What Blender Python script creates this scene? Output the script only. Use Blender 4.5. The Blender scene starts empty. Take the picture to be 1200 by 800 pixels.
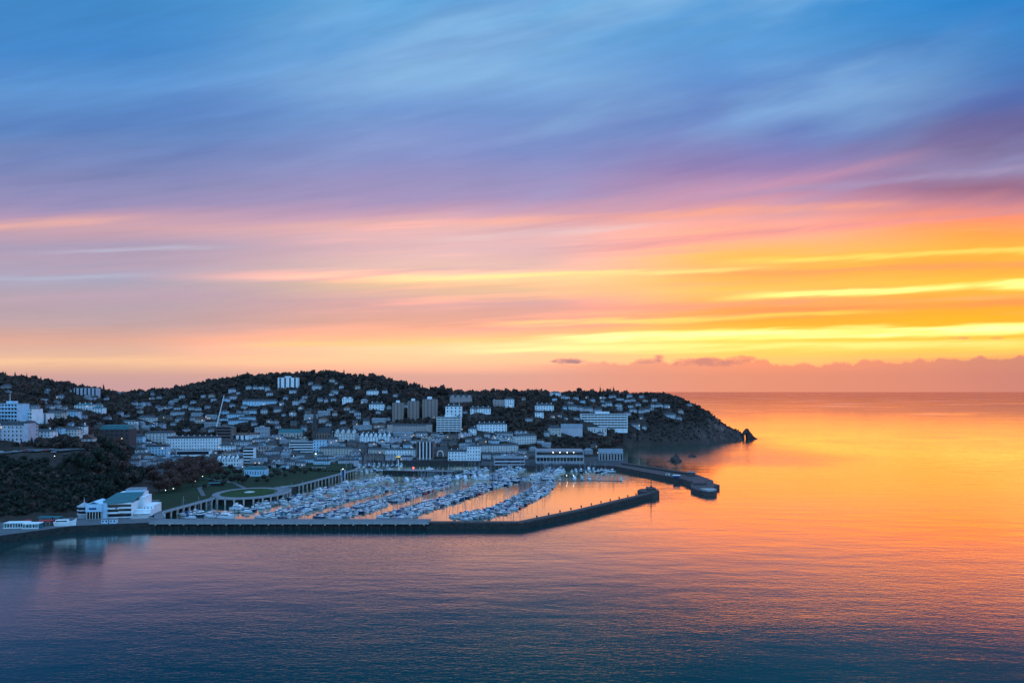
import bpy, math, random
import numpy as np
from mathutils import Vector

R = math.radians
rnd = random.Random(11)
nrs = np.random.RandomState(5)
sc = bpy.context.scene
col = sc.collection

# ------------------------------------------------------------------ camera
CAM_H = 106.0          # drone height above the water
FOC = 800.0            # focal length in columns of a 1200 column frame
HORIZON = 459.0
cam_data = bpy.data.cameras.new("camera")
cam = bpy.data.objects.new("camera", cam_data)
col.objects.link(cam)
cam.location = (0, 0, CAM_H)
cam.rotation_euler = (R(90), 0, 0)
cam_data.sensor_width = 36
cam_data.lens = 24
cam_data.shift_y = 59 / 1200
cam_data.clip_start = 1.0
cam_data.clip_end = 900000
sc.camera = cam

# ------------------------------------------------------------------ world: dawn sky with layered cloud
SUN_AZ, SUN_EL = R(24), R(5)
world = bpy.data.worlds.new("World")
sc.world = world
world.use_nodes = True
wt = world.node_tree
wt.nodes.clear()


def lin(c):
    out = []
    for v in c:
        v = v / 255.0
        out.append(v / 12.92 if v <= 0.04045 else ((v + 0.055) / 1.055) ** 2.4)
    return out


def hdr(c):
    """a cloud lit from below: the red of the brightest layers runs past white"""
    r, g, b = lin(c)
    k = max(0.0, min(1.0, (c[0] - 246) / 9.0)) * max(0.0, min(1.0, (c[1] - c[2]) / 70.0))
    return [r * (1 + 1.1 * k), g, b]


class E:
    """a socket with arithmetic"""
    nt = wt

    def __init__(s, v):
        s.v = v

    @staticmethod
    def put(node, i, x):
        if isinstance(x, E):
            x = x.v
        if isinstance(x, (int, float)):
            node.inputs[i].default_value = x
        else:
            E.nt.links.new(x, node.inputs[i])

    @staticmethod
    def m(op, a, b=None, c=None, clamp=False):
        n = E.nt.nodes.new("ShaderNodeMath")
        n.operation = op
        n.use_clamp = clamp
        E.put(n, 0, a)
        if b is not None:
            E.put(n, 1, b)
        if c is not None:
            E.put(n, 2, c)
        return E(n.outputs[0])

    def __add__(s, o): return E.m('ADD', s, o)
    def __radd__(s, o): return E.m('ADD', o, s)
    def __sub__(s, o): return E.m('SUBTRACT', s, o)
    def __rsub__(s, o): return E.m('SUBTRACT', o, s)
    def __mul__(s, o): return E.m('MULTIPLY', s, o)
    def __rmul__(s, o): return E.m('MULTIPLY', o, s)
    def __truediv__(s, o): return E.m('DIVIDE', s, o)


def emax(a, b): return E.m('MAXIMUM', a, b)
def emin(a, b): return E.m('MINIMUM', a, b)


def smooth(x, a, b, lo=0.0, hi=1.0):
    n = E.nt.nodes.new("ShaderNodeMapRange")
    n.interpolation_type = 'SMOOTHSTEP'
    E.put(n, 0, x)
    n.inputs[1].default_value = a
    n.inputs[2].default_value = b
    n.inputs[3].default_value = lo
    n.inputs[4].default_value = hi
    return E(n.outputs[0])


def vec(x, y, z):
    n = E.nt.nodes.new("ShaderNodeCombineXYZ")
    E.put(n, 0, x); E.put(n, 1, y); E.put(n, 2, z)
    return n.outputs[0]


def noise(v, scale=1.0, detail=4.0, rough=0.55):
    n = E.nt.nodes.new("ShaderNodeTexNoise")
    n.inputs['Scale'].default_value = scale
    n.inputs['Detail'].default_value = detail
    n.inputs['Roughness'].default_value = rough
    E.nt.links.new(v, n.inputs['Vector'])
    return E(n.outputs['Fac'])


def ramp(x, stops, interp='LINEAR'):
    n = E.nt.nodes.new("ShaderNodeValToRGB")
    n.color_ramp.interpolation = interp
    els = n.color_ramp.elements
    els[0].position, els[1].position = stops[0][0], stops[-1][0]
    els[0].color = (*stops[0][1], 1)
    els[1].color = (*stops[-1][1], 1)
    for p, c in stops[1:-1]:
        e = els.new(p)
        e.color = (*c, 1)
    E.put(n, 0, x)
    return n.outputs[0]


def cmix(f, a, b, mode='MIX'):
    n = E.nt.nodes.new("ShaderNodeMix")
    n.data_type = 'RGBA'
    n.blend_type = mode
    n.clamp_factor = True
    E.put(n, 0, f)
    for i, x in ((6, a), (7, b)):
        if isinstance(x, (tuple, list)):
            n.inputs[i].default_value = (*x[:3], 1)
        else:
            E.nt.links.new(x, n.inputs[i])
    return n.outputs[2]


tc = wt.nodes.new("ShaderNodeTexCoord")
sp = wt.nodes.new("ShaderNodeSeparateXYZ")
wt.links.new(tc.outputs['Generated'], sp.inputs[0])
dx, dy, dz = (E(sp.outputs[i]) for i in range(3))
hl = E.m('SQRT', dx * dx + dy * dy)
den = emax(emax(dy, hl * 0.5), 0.0001)
# tangent of the bearing and of the height angle, in thousandths of the frame's own scale
P = E.m('MAXIMUM', -1500.0, E.m('MINIMUM', 1500.0, dx / den * FOC))
Q = E.m('MINIMUM', 2000.0, dz / den * FOC)
shear = smooth(Q, 60, 420, 0.05, 0.30)
S = Q - shear * P
n1 = noise(vec(P / 520.0, S / 34.0, 1.7), 1.0, 4, 0.55) - 0.5
n2 = noise(vec(P / 170.0, S / 11.0, 5.2), 1.0, 3, 0.6) - 0.5
n4 = noise(vec(P / 210.0, (Q - P * smooth(Q, 60, 420, 0.05, 0.24)) / 15.0, 21.0), 1.0, 6, 0.65)
fade = smooth(Q, 8, 70)
Qw = Q + (n1 * 26.0 + n2 * 7.0) * fade


def col_ramp(rows):
    st = []
    for py, c in sorted(rows, key=lambda r: -r[0]):
        st.append(((HORIZON - py + 20) / 500.0, hdr(c)))
    return ramp((Qw + 20.0) / 500.0, st)


c_left = col_ramp([(459, (196, 150, 158)), (440, (214, 160, 146)), (424, (243, 184, 140)), (412, (228, 176, 150)), (398, (226, 164, 142)),
                   (380, (196, 162, 164)), (350, (184, 163, 178)), (326, (172, 166, 192)), (306, (180, 158, 184)), (288, (172, 155, 185)),
                   (266, (206, 158, 172)), (252, (186, 150, 182)), (238, (152, 140, 188)), (200, (118, 130, 186)), (150, (84, 130, 194)),
                   (104, (84, 146, 212)), (60, (52, 132, 204)), (0, (46, 132, 200))])
c_mid = col_ramp([(459, (218, 154, 148)), (440, (230, 164, 142)), (422, (250, 196, 128)), (408, (255, 196, 110)), (398, (252, 184, 92)),
                  (376, (240, 164, 134)), (352, (226, 166, 160)), (334, (246, 196, 140)), (324, (255, 216, 128)), (314, (240, 190, 172)), (292, (232, 182, 184)),
                  (264, (238, 176, 172)), (250, (204, 156, 182)), (230, (164, 144, 192)), (180, (124, 138, 200)), (130, (108, 148, 210)),
                  (92, (118, 170, 222)), (50, (86, 156, 216)), (0, (84, 168, 226))])
c_warm = col_ramp([(459, (226, 142, 120)), (440, (238, 156, 122)), (424, (255, 206, 120)), (408, (255, 218, 96)), (396, (255, 212, 70)),
                   (378, (255, 182, 62)), (360, (255, 170, 84)), (342, (255, 202, 96)), (322, (255, 184, 90)), (300, (255, 196, 88)),
                   (278, (252, 184, 148)), (252, (240, 168, 164)), (230, (200, 148, 176)), (200, (150, 130, 180)), (150, (112, 132, 196)),
                   (96, (96, 142, 206)), (50, (92, 156, 216)), (0, (66, 146, 212))])
c_right = col_ramp([(459, (196, 124, 116)), (440, (200, 132, 124)), (422, (240, 172, 110)), (410, (255, 212, 96)), (396, (255, 206, 72)),
                    (376, (255, 188, 48)), (352, (255, 168, 72)), (334, (255, 204, 72)), (314, (255, 178, 76)), (294, (255, 190, 70)),
                    (274, (255, 172, 84)), (256, (248, 154, 116)), (240, (212, 140, 146)), (222, (158, 112, 140)), (200, (150, 136, 176)),
                    (176, (126, 112, 156)), (140, (106, 106, 162)), (96, (80, 122, 188)), (40, (62, 134, 202)), (0, (50, 134, 206))])
sky = cmix(smooth(P, -480, -60), c_left, c_mid)
sky = cmix(smooth(P, 20, 260), sky, c_warm)
sky = cmix(smooth(P, 300, 560), sky, c_right)
# thin pale cirrus high up
ci = noise(vec(P / 300.0, (Q - P * 0.26) / 90.0, 3.3), 1.0, 4, 0.5)
cim = smooth(ci, 0.38, 0.72) * smooth(Q, 255, 335) * smooth(P, -420, -60) * smooth(P, 620, 380)
sky = cmix(cim * 0.62, sky, lin((142, 190, 232)))
ci2 = noise(vec(P / 420.0 + 7.0, (Q - P * 0.2) / 60.0, 8.3), 1.0, 4, 0.5)
sky = cmix(smooth(ci2, 0.52, 0.72) * smooth(Q, 190, 230) * smooth(Q, 330, 270) * 0.34, sky, lin((152, 168, 216)))
sky = cmix(smooth(ci2, 0.50, 0.30) * smooth(Q, 190, 260) * 0.30, sky, lin((66, 104, 180)))
# mauve cloud layers lower down
ci3 = noise(vec(P / 480.0 + 3.0, (Q - P * 0.05) / 20.0, 12.3), 1.0, 5, 0.6)
sky = cmix(smooth(ci3, 0.52, 0.70) * smooth(Q, 60, 90) * smooth(Q, 215, 170) * 0.5 * smooth(P, 420, 60), sky, lin((196, 160, 180)))
sky = cmix(smooth(ci3, 0.48, 0.32) * smooth(Q, 50, 80) * smooth(Q, 215, 175) * 0.45 * smooth(P, -330, 60), sky, hdr((255, 190, 120)))


def streak(base, x0, y0, x1, y1, half, colr, k, soft=70.0, wob=5.0):
    """a bright layer of cloud lit from below, a thin line across the sky"""
    s = (y1 - y0) / (x1 - x0)
    line = (P - (x0 - 600.0)) * (-s) + (HORIZON - y0)
    d = E.m('ABSOLUTE', (Q + n2 * wob * 2.2 + n1 * wob + (n4 - 0.5) * 9.0) - line)
    b = E.m('MULTIPLY', smooth(d, half, 0.0), smooth(P, x0 - 600 - soft, x0 - 600 + soft))
    b = b * smooth(P, x1 - 600 + soft, x1 - 600 - soft)
    b = b * smooth(noise(vec(P / 150.0, S / 7.0, x0 * 0.01), 1.0, 3, 0.6), 0.30, 0.55, 0.45, 1.0)
    return cmix(b * k, base, colr)


hot = [2.6, 1.5, 0.46]
gold = [2.0, 0.80, 0.12]
for a in ((660, 397, 1330, 381, 9, hot, 1.0), (500, 402, 800, 395, 5, [1.3, 0.75, 0.22], 0.6), (560, 408, 1200, 402, 9, [1.9, 1.0, 0.28], 0.8), (880, 347, 1330, 328, 7, [2.0, 1.2, 0.34], 0.95),
          (470, 327, 880, 314, 5, [1.3, 0.85, 0.25], 0.7), (880, 305, 1250, 292, 6, [1.3, 0.82, 0.16], 0.8), (600, 380, 1020, 366, 5, gold, 0.7),
          (300, 405, 640, 396, 5, [1.2, 0.6, 0.14], 0.6), (-100, 426, 760, 416, 6, [1.05, 0.60, 0.27], 0.4),
          (560, 262, 1040, 240, 8, [1.05, 0.42, 0.26], 0.6), (-200, 276, 140, 256, 9, [0.98, 0.42, 0.28], 0.55),
          (520, 282, 760, 264, 6, [0.85, 0.62, 0.62], 0.5), (60, 296, 260, 290, 4, [0.5, 0.52, 0.68], 0.6),
          (-60, 328, 160, 322, 5, [0.45, 0.5, 0.66], 0.5), (820, 232, 1280, 190, 8, [0.40, 0.32, 0.52], 0.6),
          (900, 424, 1300, 408, 4, [1.2, 0.62, 0.16], 0.5),
          (620, 268, 1060, 186, 15, lin((206, 152, 178)), 0.55), (700, 290, 1330, 236, 8, lin((214, 150, 160)), 0.5),
          (520, 366, 1000, 352, 9, lin((226, 158, 142)), 0.5), (860, 366, 1330, 350, 7, lin((240, 152, 104)), 0.55), (820, 322, 1330, 306, 6, lin((240, 160, 110)), 0.5)):
    sky = streak(sky, *a[:4], a[4], a[5], a[6])
# long low bank over the sea horizon, with a lumpy top
bn = noise(vec(P / 26.0, 2.0, Q / 60.0), 1.0, 5, 0.6)
bn2 = noise(vec(P / 140.0, 4.0, 0.5), 1.0, 3, 0.5)
top = 34.0 + (bn - 0.45) * 30.0 * smooth(P, 40, 140) + (bn2 - 0.5) * 10.0 + smooth(P, 380, 600, 0.0, 6.0)
bank_col = ramp((P + 700.0) / 1400.0, [(0.0, lin((192, 150, 160))), (0.3, lin((214, 156, 146))), (0.52, lin((233, 156, 132))),
                                       (0.70, lin((236, 150, 120))), (0.84, lin((228, 144, 120))), (1.0, lin((200, 130, 120)))])
bm = E.m('MULTIPLY', smooth(top - Q, -1.5, 2.5), smooth(P, -40, 140))
sky = cmix(bm * 0.84, sky, bank_col)
sky = cmix(smooth(Q, 30, 2) * 0.75, sky, bank_col)


def puff(base, x, y, rx, ry, colr, k):
    e = 1.0 - E.m('POWER', (P - (x - 600.0)) / rx, 2.0) - E.m('POWER', (Q - (HORIZON - y)) / ry, 2.0)
    e = e + (noise(vec(P / 14.0, Q / 6.0, x * 0.1), 1.0, 4, 0.6) - 0.5) * 2.6
    return cmix(smooth(e, -0.1, 1.0) * k, base, colr)


for a in ((667, 423, 25, 4, (170, 128, 136), 0.9), (772, 420, 9, 5, (206, 140, 128), 0.9), (826, 424, 46, 6.5, (216, 142, 124), 0.9),
          (868, 421, 20, 6, (218, 144, 122), 0.8), (1124, 396, 14, 2.5, (224, 160, 110), 0.7), (1168, 396, 10, 2, (220, 156, 110), 0.6), (758, 424, 12, 2.5, (218, 150, 130), 0.7)):
    sky = puff(sky, *a[:4], lin(a[4]), a[5])

# dusty veil and fine texture
hs = wt.nodes.new("ShaderNodeHueSaturation")
E.put(hs, 'Saturation', emax(smooth(P, -100, 320, 0.88, 1.0), smooth(Q, 230, 330, 0.88, 0.95)))
wt.links.new(sky, hs.inputs['Color'])
n5 = noise(vec(P / 170.0, (Q - P * 0.16) / 34.0, 33.0), 1.0, 5, 0.55)
tex = 1.0 + ((n4 - 0.5) * 0.20 + (n5 - 0.5) * 0.22 * smooth(Q, 120, 300)) * fade
sv = wt.nodes.new("ShaderNodeVectorMath")
sv.operation = 'SCALE'
wt.links.new(hs.outputs[0], sv.inputs[0])
E.put(sv, 'Scale', tex)
sky = sv.outputs[0]
nish = wt.nodes.new("ShaderNodeTexSky")
nish.sky_type = 'NISHITA'
nish.sun_disc = False
nish.sun_elevation = SUN_EL
nish.sun_rotation = SUN_AZ
nish.air_density = 1.0
nish.dust_density = 1.0
nish.ozone_density = 2.0
# the clear western and upper sky, behind and above the drone
back = cmix(1.0, nish.outputs[0], (0.0, 0.0, 0.0), 'ADD')
BACK_TINT = [3.3, 8.6, 17.0]
back = cmix(1.0, back, BACK_TINT, 'ADD')
skyx = wt.nodes.new("ShaderNodeVectorMath")
skyx.operation = 'SCALE'
wt.links.new(sky, skyx.inputs[0])
skyx.inputs['Scale'].default_value = 10.0
behind = smooth(dy / emax(hl, 0.0001), 0.45, 0.0)
over = smooth(Q, 600, 1300)
full = cmix(emax(behind, over), skyx.outputs[0], back)
bg = wt.nodes.new("ShaderNodeBackground")
bg.inputs['Strength'].default_value = 0.1
wt.links.new(full, bg.inputs['Color'])
wo = wt.nodes.new("ShaderNodeOutputWorld")
wt.links.new(bg.outputs[0], wo.inputs['Surface'])
world.cycles.sampling_method = 'MANUAL'
world.cycles.sample_map_resolution = 1024

# ------------------------------------------------------------------ sun, veiled by the cloud layer
sd = bpy.data.lights.new("sun", 'SUN')
sun = bpy.data.objects.new("sun", sd)
col.objects.link(sun)
sdir = Vector((math.sin(SUN_AZ) * math.cos(SUN_EL), math.cos(SUN_AZ) * math.cos(SUN_EL), math.sin(SUN_EL)))
sun.rotation_euler = sdir.to_track_quat('Z', 'Y').to_euler()
sun.location = (400, 900, 300)
sd.energy = 0.15
sd.angle = R(60)
sd.color = (1.0, 0.42, 0.08)

vs = sc.view_settings
vs.view_transform = 'Standard'
vs.look = 'None'
vs.exposure = 0.0
vs.gamma = 1.0
vs.use_curve_mapping = False
sc.cycles.use_denoising = True
sc.cycles.max_bounces = 5
sc.cycles.diffuse_bounces = 2
sc.cycles.glossy_bounces = 3
sc.cycles.transmission_bounces = 2
sc.cycles.volume_bounces = 0
sc.cycles.caustics_reflective = False
sc.cycles.caustics_refractive = False

# ------------------------------------------------------------------ materials
MATS = {}


def material(name, c, rough=0.8, var=0.12, scale=0.4, spec=0.3, emit=None, metal=0.0, second=None, bump=0.0, stretch=(1, 1, 1)):
    """Principled surface whose colour wanders between C and SECOND by noise"""
    if name in MATS:
        return MATS[name]
    m = bpy.data.materials.new(name)
    m.use_nodes = True
    nt = m.node_tree
    b = nt.nodes["Principled BSDF"]
    b.inputs['Roughness'].default_value = rough
    b.inputs['Specular IOR Level'].default_value = spec
    b.inputs['Metallic'].default_value = metal
    t = nt.nodes.new("ShaderNodeTexCoord")
    mp = nt.nodes.new("ShaderNodeMapping")
    mp.inputs['Scale'].default_value = stretch
    geo = nt.nodes.new("ShaderNodeNewGeometry")
    nt.links.new(geo.outputs['Position'], mp.inputs['Vector'])
    nz = nt.nodes.new("ShaderNodeTexNoise")
    nz.inputs['Scale'].default_value = scale
    nz.inputs['Detail'].default_value = 4
    nt.links.new(mp.outputs[0], nz.inputs['Vector'])
    cr = nt.nodes.new("ShaderNodeValToRGB")
    if second is None:
        second = tuple(v * (1 - 2.2 * var) for v in c)
    cr.color_ramp.elements[0].position = 0.33
    cr.color_ramp.elements[1].position = 0.62
    cr.color_ramp.elements[0].color = (*second, 1)
    cr.color_ramp.elements[1].color = (*c, 1)
    nt.links.new(nz.outputs['Fac'], cr.inputs[0])
    nt.links.new(cr.outputs[0], b.inputs['Base Color'])
    if bump:
        bp = nt.nodes.new("ShaderNodeBump")
        bp.inputs['Strength'].default_value = 0.6
        bp.inputs['Distance'].default_value = bump
        nt.links.new(nz.outputs['Fac'], bp.inputs['Height'])
        nt.links.new(bp.outputs[0], b.inputs['Normal'])
    if emit:
        b.inputs['Emission Color'].default_value = (*emit[0], 1)
        b.inputs['Emission Strength'].default_value = emit[1]
    MATS[name] = m
    return m


M = material
M('white_render', (.80, .80, .80), .7, .08, .25)
M('house_render', (.52, .52, .54), .75, .12, .25)
M('warm_render', (.64, .59, .56), .75, .1, .25)
M('cream_render', (.50, .45, .40), .75, .1, .25)
M('lilac_render', (.50, .46, .50), .75, .1, .25)
M('grey_render', (.36, .36, .38), .8, .12, .3)
M('sky_render', (.44, .62, .74), .7, .08, .25)
M('pink_stone', (.44, .34, .31), .85, .15, .5)
M('brown_brick', (.20, .135, .11), .85, .15, .6)
M('dark_brick', (.10, .07, .065), .85, .15, .6)
M('tower_brick', (.30, .225, .195), .85, .1, .6)
M('slate', (.040, .041, .047), .55, .15, .5)
M('lead_roof', (.20, .21, .23), .6, .15, .4)
M('tile_roof', (.13, .06, .045), .8, .15, .5)
M('copper_roof', (.03, .12, .13), .6, .12, .3)
M('felt_roof', (.20, .21, .23), .8, .15, .2)
M('window_glass', (.018, .02, .026), .12, .1, .3, .5)
M('lit_glass', (.5, .35, .2), .3, .1, .3, .5, emit=((1, .62, .28), 1.1))
M('white_frame', (.75, .75, .74), .5, .05, 1)
M('dark_metal', (.035, .037, .04), .5, .1, 1)
M('grey_metal', (.28, .29, .30), .45, .1, 1)
M('asphalt', (.055, .055, .058), .9, .15, .3)
M('paving', (.115, .11, .115), .85, .14, .2)
M('deck_boards', (.15, .15, .16), .8, .14, .5)
M('quay_stone', (.066, .050, .048), .9, .2, .35, bump=.15)
M('pier_stone', (.085, .062, .060), .9, .2, .4, bump=.15)
M('dark_stone', (.04, .038, .036), .9, .25, .4, bump=.2)
M('concrete', (.34, .33, .32), .85, .12, .4)
M('column_paint', (.60, .55, .46), .8, .12, .6)
M('lawn', (.026, .038, .019), .95, .2, .08, .1, second=(.020, .030, .015))
M('rock', (.075, .052, .048), .95, .3, .12, .2, second=(.03, .024, .024), bump=.8)
M('gelcoat', (.74, .76, .79), .25, .05, .6, .5)
M('navy_hull', (.02, .032, .075), .25, .1, .6, .5)
M('grey_hull', (.30, .32, .35), .3, .1, .6, .5)
M('antifoul', (.03, .04, .07), .7, .1, .6)
M('deck_grey', (.26, .27, .29), .7, .1, .8)
M('cabin_glass', (.012, .014, .018), .1, .1, .8, .6)
M('spar_alloy', (.26, .27, .29), .35, .05, 1, .5)
M('canvas_blue', (.02, .05, .16), .9, .1, 1)
M('canvas_grey', (.16, .17, .19), .9, .1, 1)
M('canvas_cream', (.50, .47, .42), .9, .1, 1)
M('canvas_teal', (.03, .16, .18), .9, .1, 1)
M('canvas_red', (.38, .04, .04), .9, .1, 1)
M('pontoon_wood', (.17, .16, .155), .9, .15, 1)
M('pile_steel', (.06, .06, .065), .7, .2, 1)
M('leaf_shaded', (.034, .040, .028), .9, .3, .5, .15)  # leaf colour with the shade of the left cliff painted in
M('bark', (.05, .038, .03), .95, .2, 1)
M('leaf_dark', (.062, .045, .038), .9, .3, .5, .15)
M('leaf_mid', (.086, .060, .047), .9, .3, .5, .15)
M('leaf_olive', (.115, .074, .058), .9, .3, .5, .15)
M('leaf_rust', (.135, .067, .053), .9, .3, .5, .15)
M('bare_twig', (.140, .070, .056), .95, .25, .6, .1)
M('tyre_rubber', (.02, .02, .02), .9, .1, 1)
M('car_white', (.7, .7, .7), .25, .03, 1, .5)
M('car_silver', (.34, .35, .37), .3, .03, 1, .5)
M('car_black', (.018, .018, .02), .2, .03, 1, .5)
M('car_red', (.30, .02, .02), .25, .03, 1, .5)
M('car_blue', (.02, .06, .20), .25, .03, 1, .5)
M('lamp_glow', (.9, .8, .6), .4, .02, 1, .3, emit=((1, .90, .72), 5.0))
M('lamp_green', (.7, .9, .6), .4, .02, 1, .3, emit=((.55, 1, .50), 4.0))
M('lamp_red', (.9, .1, .05), .4, .02, 1, .3, emit=((1, .06, .02), 7.0))
M('awning_glow', (.9, .6, .1), .6, .02, 1, .3, emit=((1, .60, .10), .4))
M('sign_red', (.45, .03, .02), .6, .05, 1)

# ------------------------------------------------------------------ mesh helpers


class MB:
    """collects shapes; build() links them as ONE mesh object"""

    def __init__(s):
        s.v, s.f, s.m = [], [], []

    def add(s, vs_, fs, mi=0):
        o = len(s.v)
        s.v += [tuple(p) for p in vs_]
        for f in fs:
            s.f.append(tuple(i + o for i in f))
            s.m.append(mi)
        return s

    def box(s, x0, x1, y0, y1, z0, z1, mi=0, taper=0.0, yaw=0.0, piv=(0, 0)):
        t = taper
        P8 = [(x0, y0, z0), (x1, y0, z0), (x1, y1, z0), (x0, y1, z0), (x0 + t, y0 + t, z1), (x1 - t, y0 + t, z1), (x1 - t, y1 - t, z1), (x0 + t, y1 - t, z1)]
        if yaw:
            c, n = math.cos(yaw), math.sin(yaw)
            P8 = [(piv[0] + (x - piv[0]) * c - (y - piv[1]) * n, piv[1] + (x - piv[0]) * n + (y - piv[1]) * c, z) for x, y, z in P8]
        return s.add(P8, [(3, 2, 1, 0), (4, 5, 6, 7), (0, 1, 5, 4), (1, 2, 6, 5), (2, 3, 7, 6), (3, 0, 4, 7)], mi)

    def prism(s, poly, z0, z1, mi=0, mi_top=None):
        """vertical prism over a polygon of (x, y), counted anticlockwise"""
        a = sum(poly[i][0] * poly[(i + 1) % len(poly)][1] - poly[(i + 1) % len(poly)][0] * poly[i][1] for i in range(len(poly)))
        if a < 0:
            poly = poly[::-1]
        n = len(poly)
        z1s = z1 if isinstance(z1, (list, tuple)) else [z1] * n
        vs_ = [(x, y, z0) for x, y in poly] + [(x, y, z1s[i]) for i, (x, y) in enumerate(poly)]
        s.add(vs_, [(i, (i + 1) % n, n + (i + 1) % n, n + i) for i in range(n)] + [tuple(range(n - 1, -1, -1))], mi)
        s.add(vs_[n:], [tuple(range(n))], mi if mi_top is None else mi_top)
        return s

    def tube(s, p0, p1, r0, r1=None, n=6, mi=0):
        r1 = r0 if r1 is None else r1
        a, b = Vector(p0), Vector(p1)
        d = (b - a).normalized()
        u = d.orthogonal().normalized()
        w = d.cross(u)
        vs_ = [a + (u * math.cos(2 * math.pi * k / n) + w * math.sin(2 * math.pi * k / n)) * r0 for k in range(n)]
        vs_ += [b + (u * math.cos(2 * math.pi * k / n) + w * math.sin(2 * math.pi * k / n)) * r1 for k in range(n)]
        return s.add(vs_, [(k, (k + 1) % n, n + (k + 1) % n, n + k) for k in range(n)] + [tuple(range(n - 1, -1, -1)), tuple(range(n, 2 * n))], mi)

    def lathe(s, prof, cx=0, cy=0, n=12, mi=0):
        vs_ = [(cx + r * math.cos(2 * math.pi * k / n), cy + r * math.sin(2 * math.pi * k / n), z) for r, z in prof for k in range(n)]
        fs = [(j * n + k, j * n + (k + 1) % n, (j + 1) * n + (k + 1) % n, (j + 1) * n + k) for j in range(len(prof) - 1) for k in range(n)]
        fs += [tuple(range(n - 1, -1, -1)), tuple((len(prof) - 1) * n + k for k in range(n))]
        return s.add(vs_, fs, mi)

    def mesh(s, name, mats):
        me = bpy.data.meshes.new(name)
        me.from_pydata(s.v, [], s.f)
        for m_ in (mats if isinstance(mats, (list, tuple)) else [mats]):
            me.materials.append(MATS[m_] if isinstance(m_, str) else m_)
        if any(s.m):
            me.polygons.foreach_set('material_index', s.m)
        me.update()
        return me

    def build(s, name, mats, parent=None, loc=None):
        return put(name, s.mesh(name, mats), parent, loc)


def put(name, me, parent=None, loc=None, scale=None, rz=0.0):
    o = bpy.data.objects.new(name, me)
    col.objects.link(o)
    if parent is not None:
        o.parent = parent
    if loc is not None:
        o.location = loc
    if scale is not None:
        o.scale = scale
    if rz:
        o.rotation_euler.z = rz
    return o


def tag(o, label, cat, group=None):
    if label:
        o['label'] = label
    o['category'] = cat
    if group:
        o['group'] = group
    return o


def struct(o):
    o['kind'] = 'structure'
    return o


def thing(name, label, cat, loc=(0, 0, 0), rz=0.0, group=None):
    o = bpy.data.objects.new(name, None)
    col.objects.link(o)
    o.empty_display_size = 1.0
    o.location = loc
    o.rotation_euler.z = rz
    return tag(o, label, cat, group)


CHILDREN = {}


def copy_tree(root, loc, rz=0.0, s=1.0):
    """a copy of a thing with copies of its parts and their sub-parts (mesh data shared)"""
    c = root.copy()
    col.objects.link(c)
    c.location, c.rotation_euler, c.scale = loc, (0, 0, rz), (s, s, s)
    if root.name not in CHILDREN:
        CHILDREN[root.name] = [(k, list(k.children)) for k in root.children]
    for k, subs in CHILDREN[root.name]:
        d = k.copy()
        col.objects.link(d)
        d.parent = c
        for g in subs:
            e = g.copy()
            col.objects.link(e)
            e.parent = d
    return c


def mesh_np(name, V, Q4, mats, mi=None):
    me = bpy.data.meshes.new(name)
    me.vertices.add(len(V))
    me.vertices.foreach_set('co', np.ascontiguousarray(V, dtype=np.float32).ravel())
    k = Q4.shape[1]
    me.loops.add(Q4.size)
    me.loops.foreach_set('vertex_index', np.ascontiguousarray(Q4, dtype=np.int32).ravel())
    me.polygons.add(len(Q4))
    me.polygons.foreach_set('loop_start', np.arange(0, Q4.size, k, dtype=np.int32))
    for m_ in mats:
        me.materials.append(MATS[m_])
    if mi is not None:
        me.polygons.foreach_set('material_index', np.asarray(mi, dtype=np.int32))
    me.update(calc_edges=True)
    return me


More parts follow.
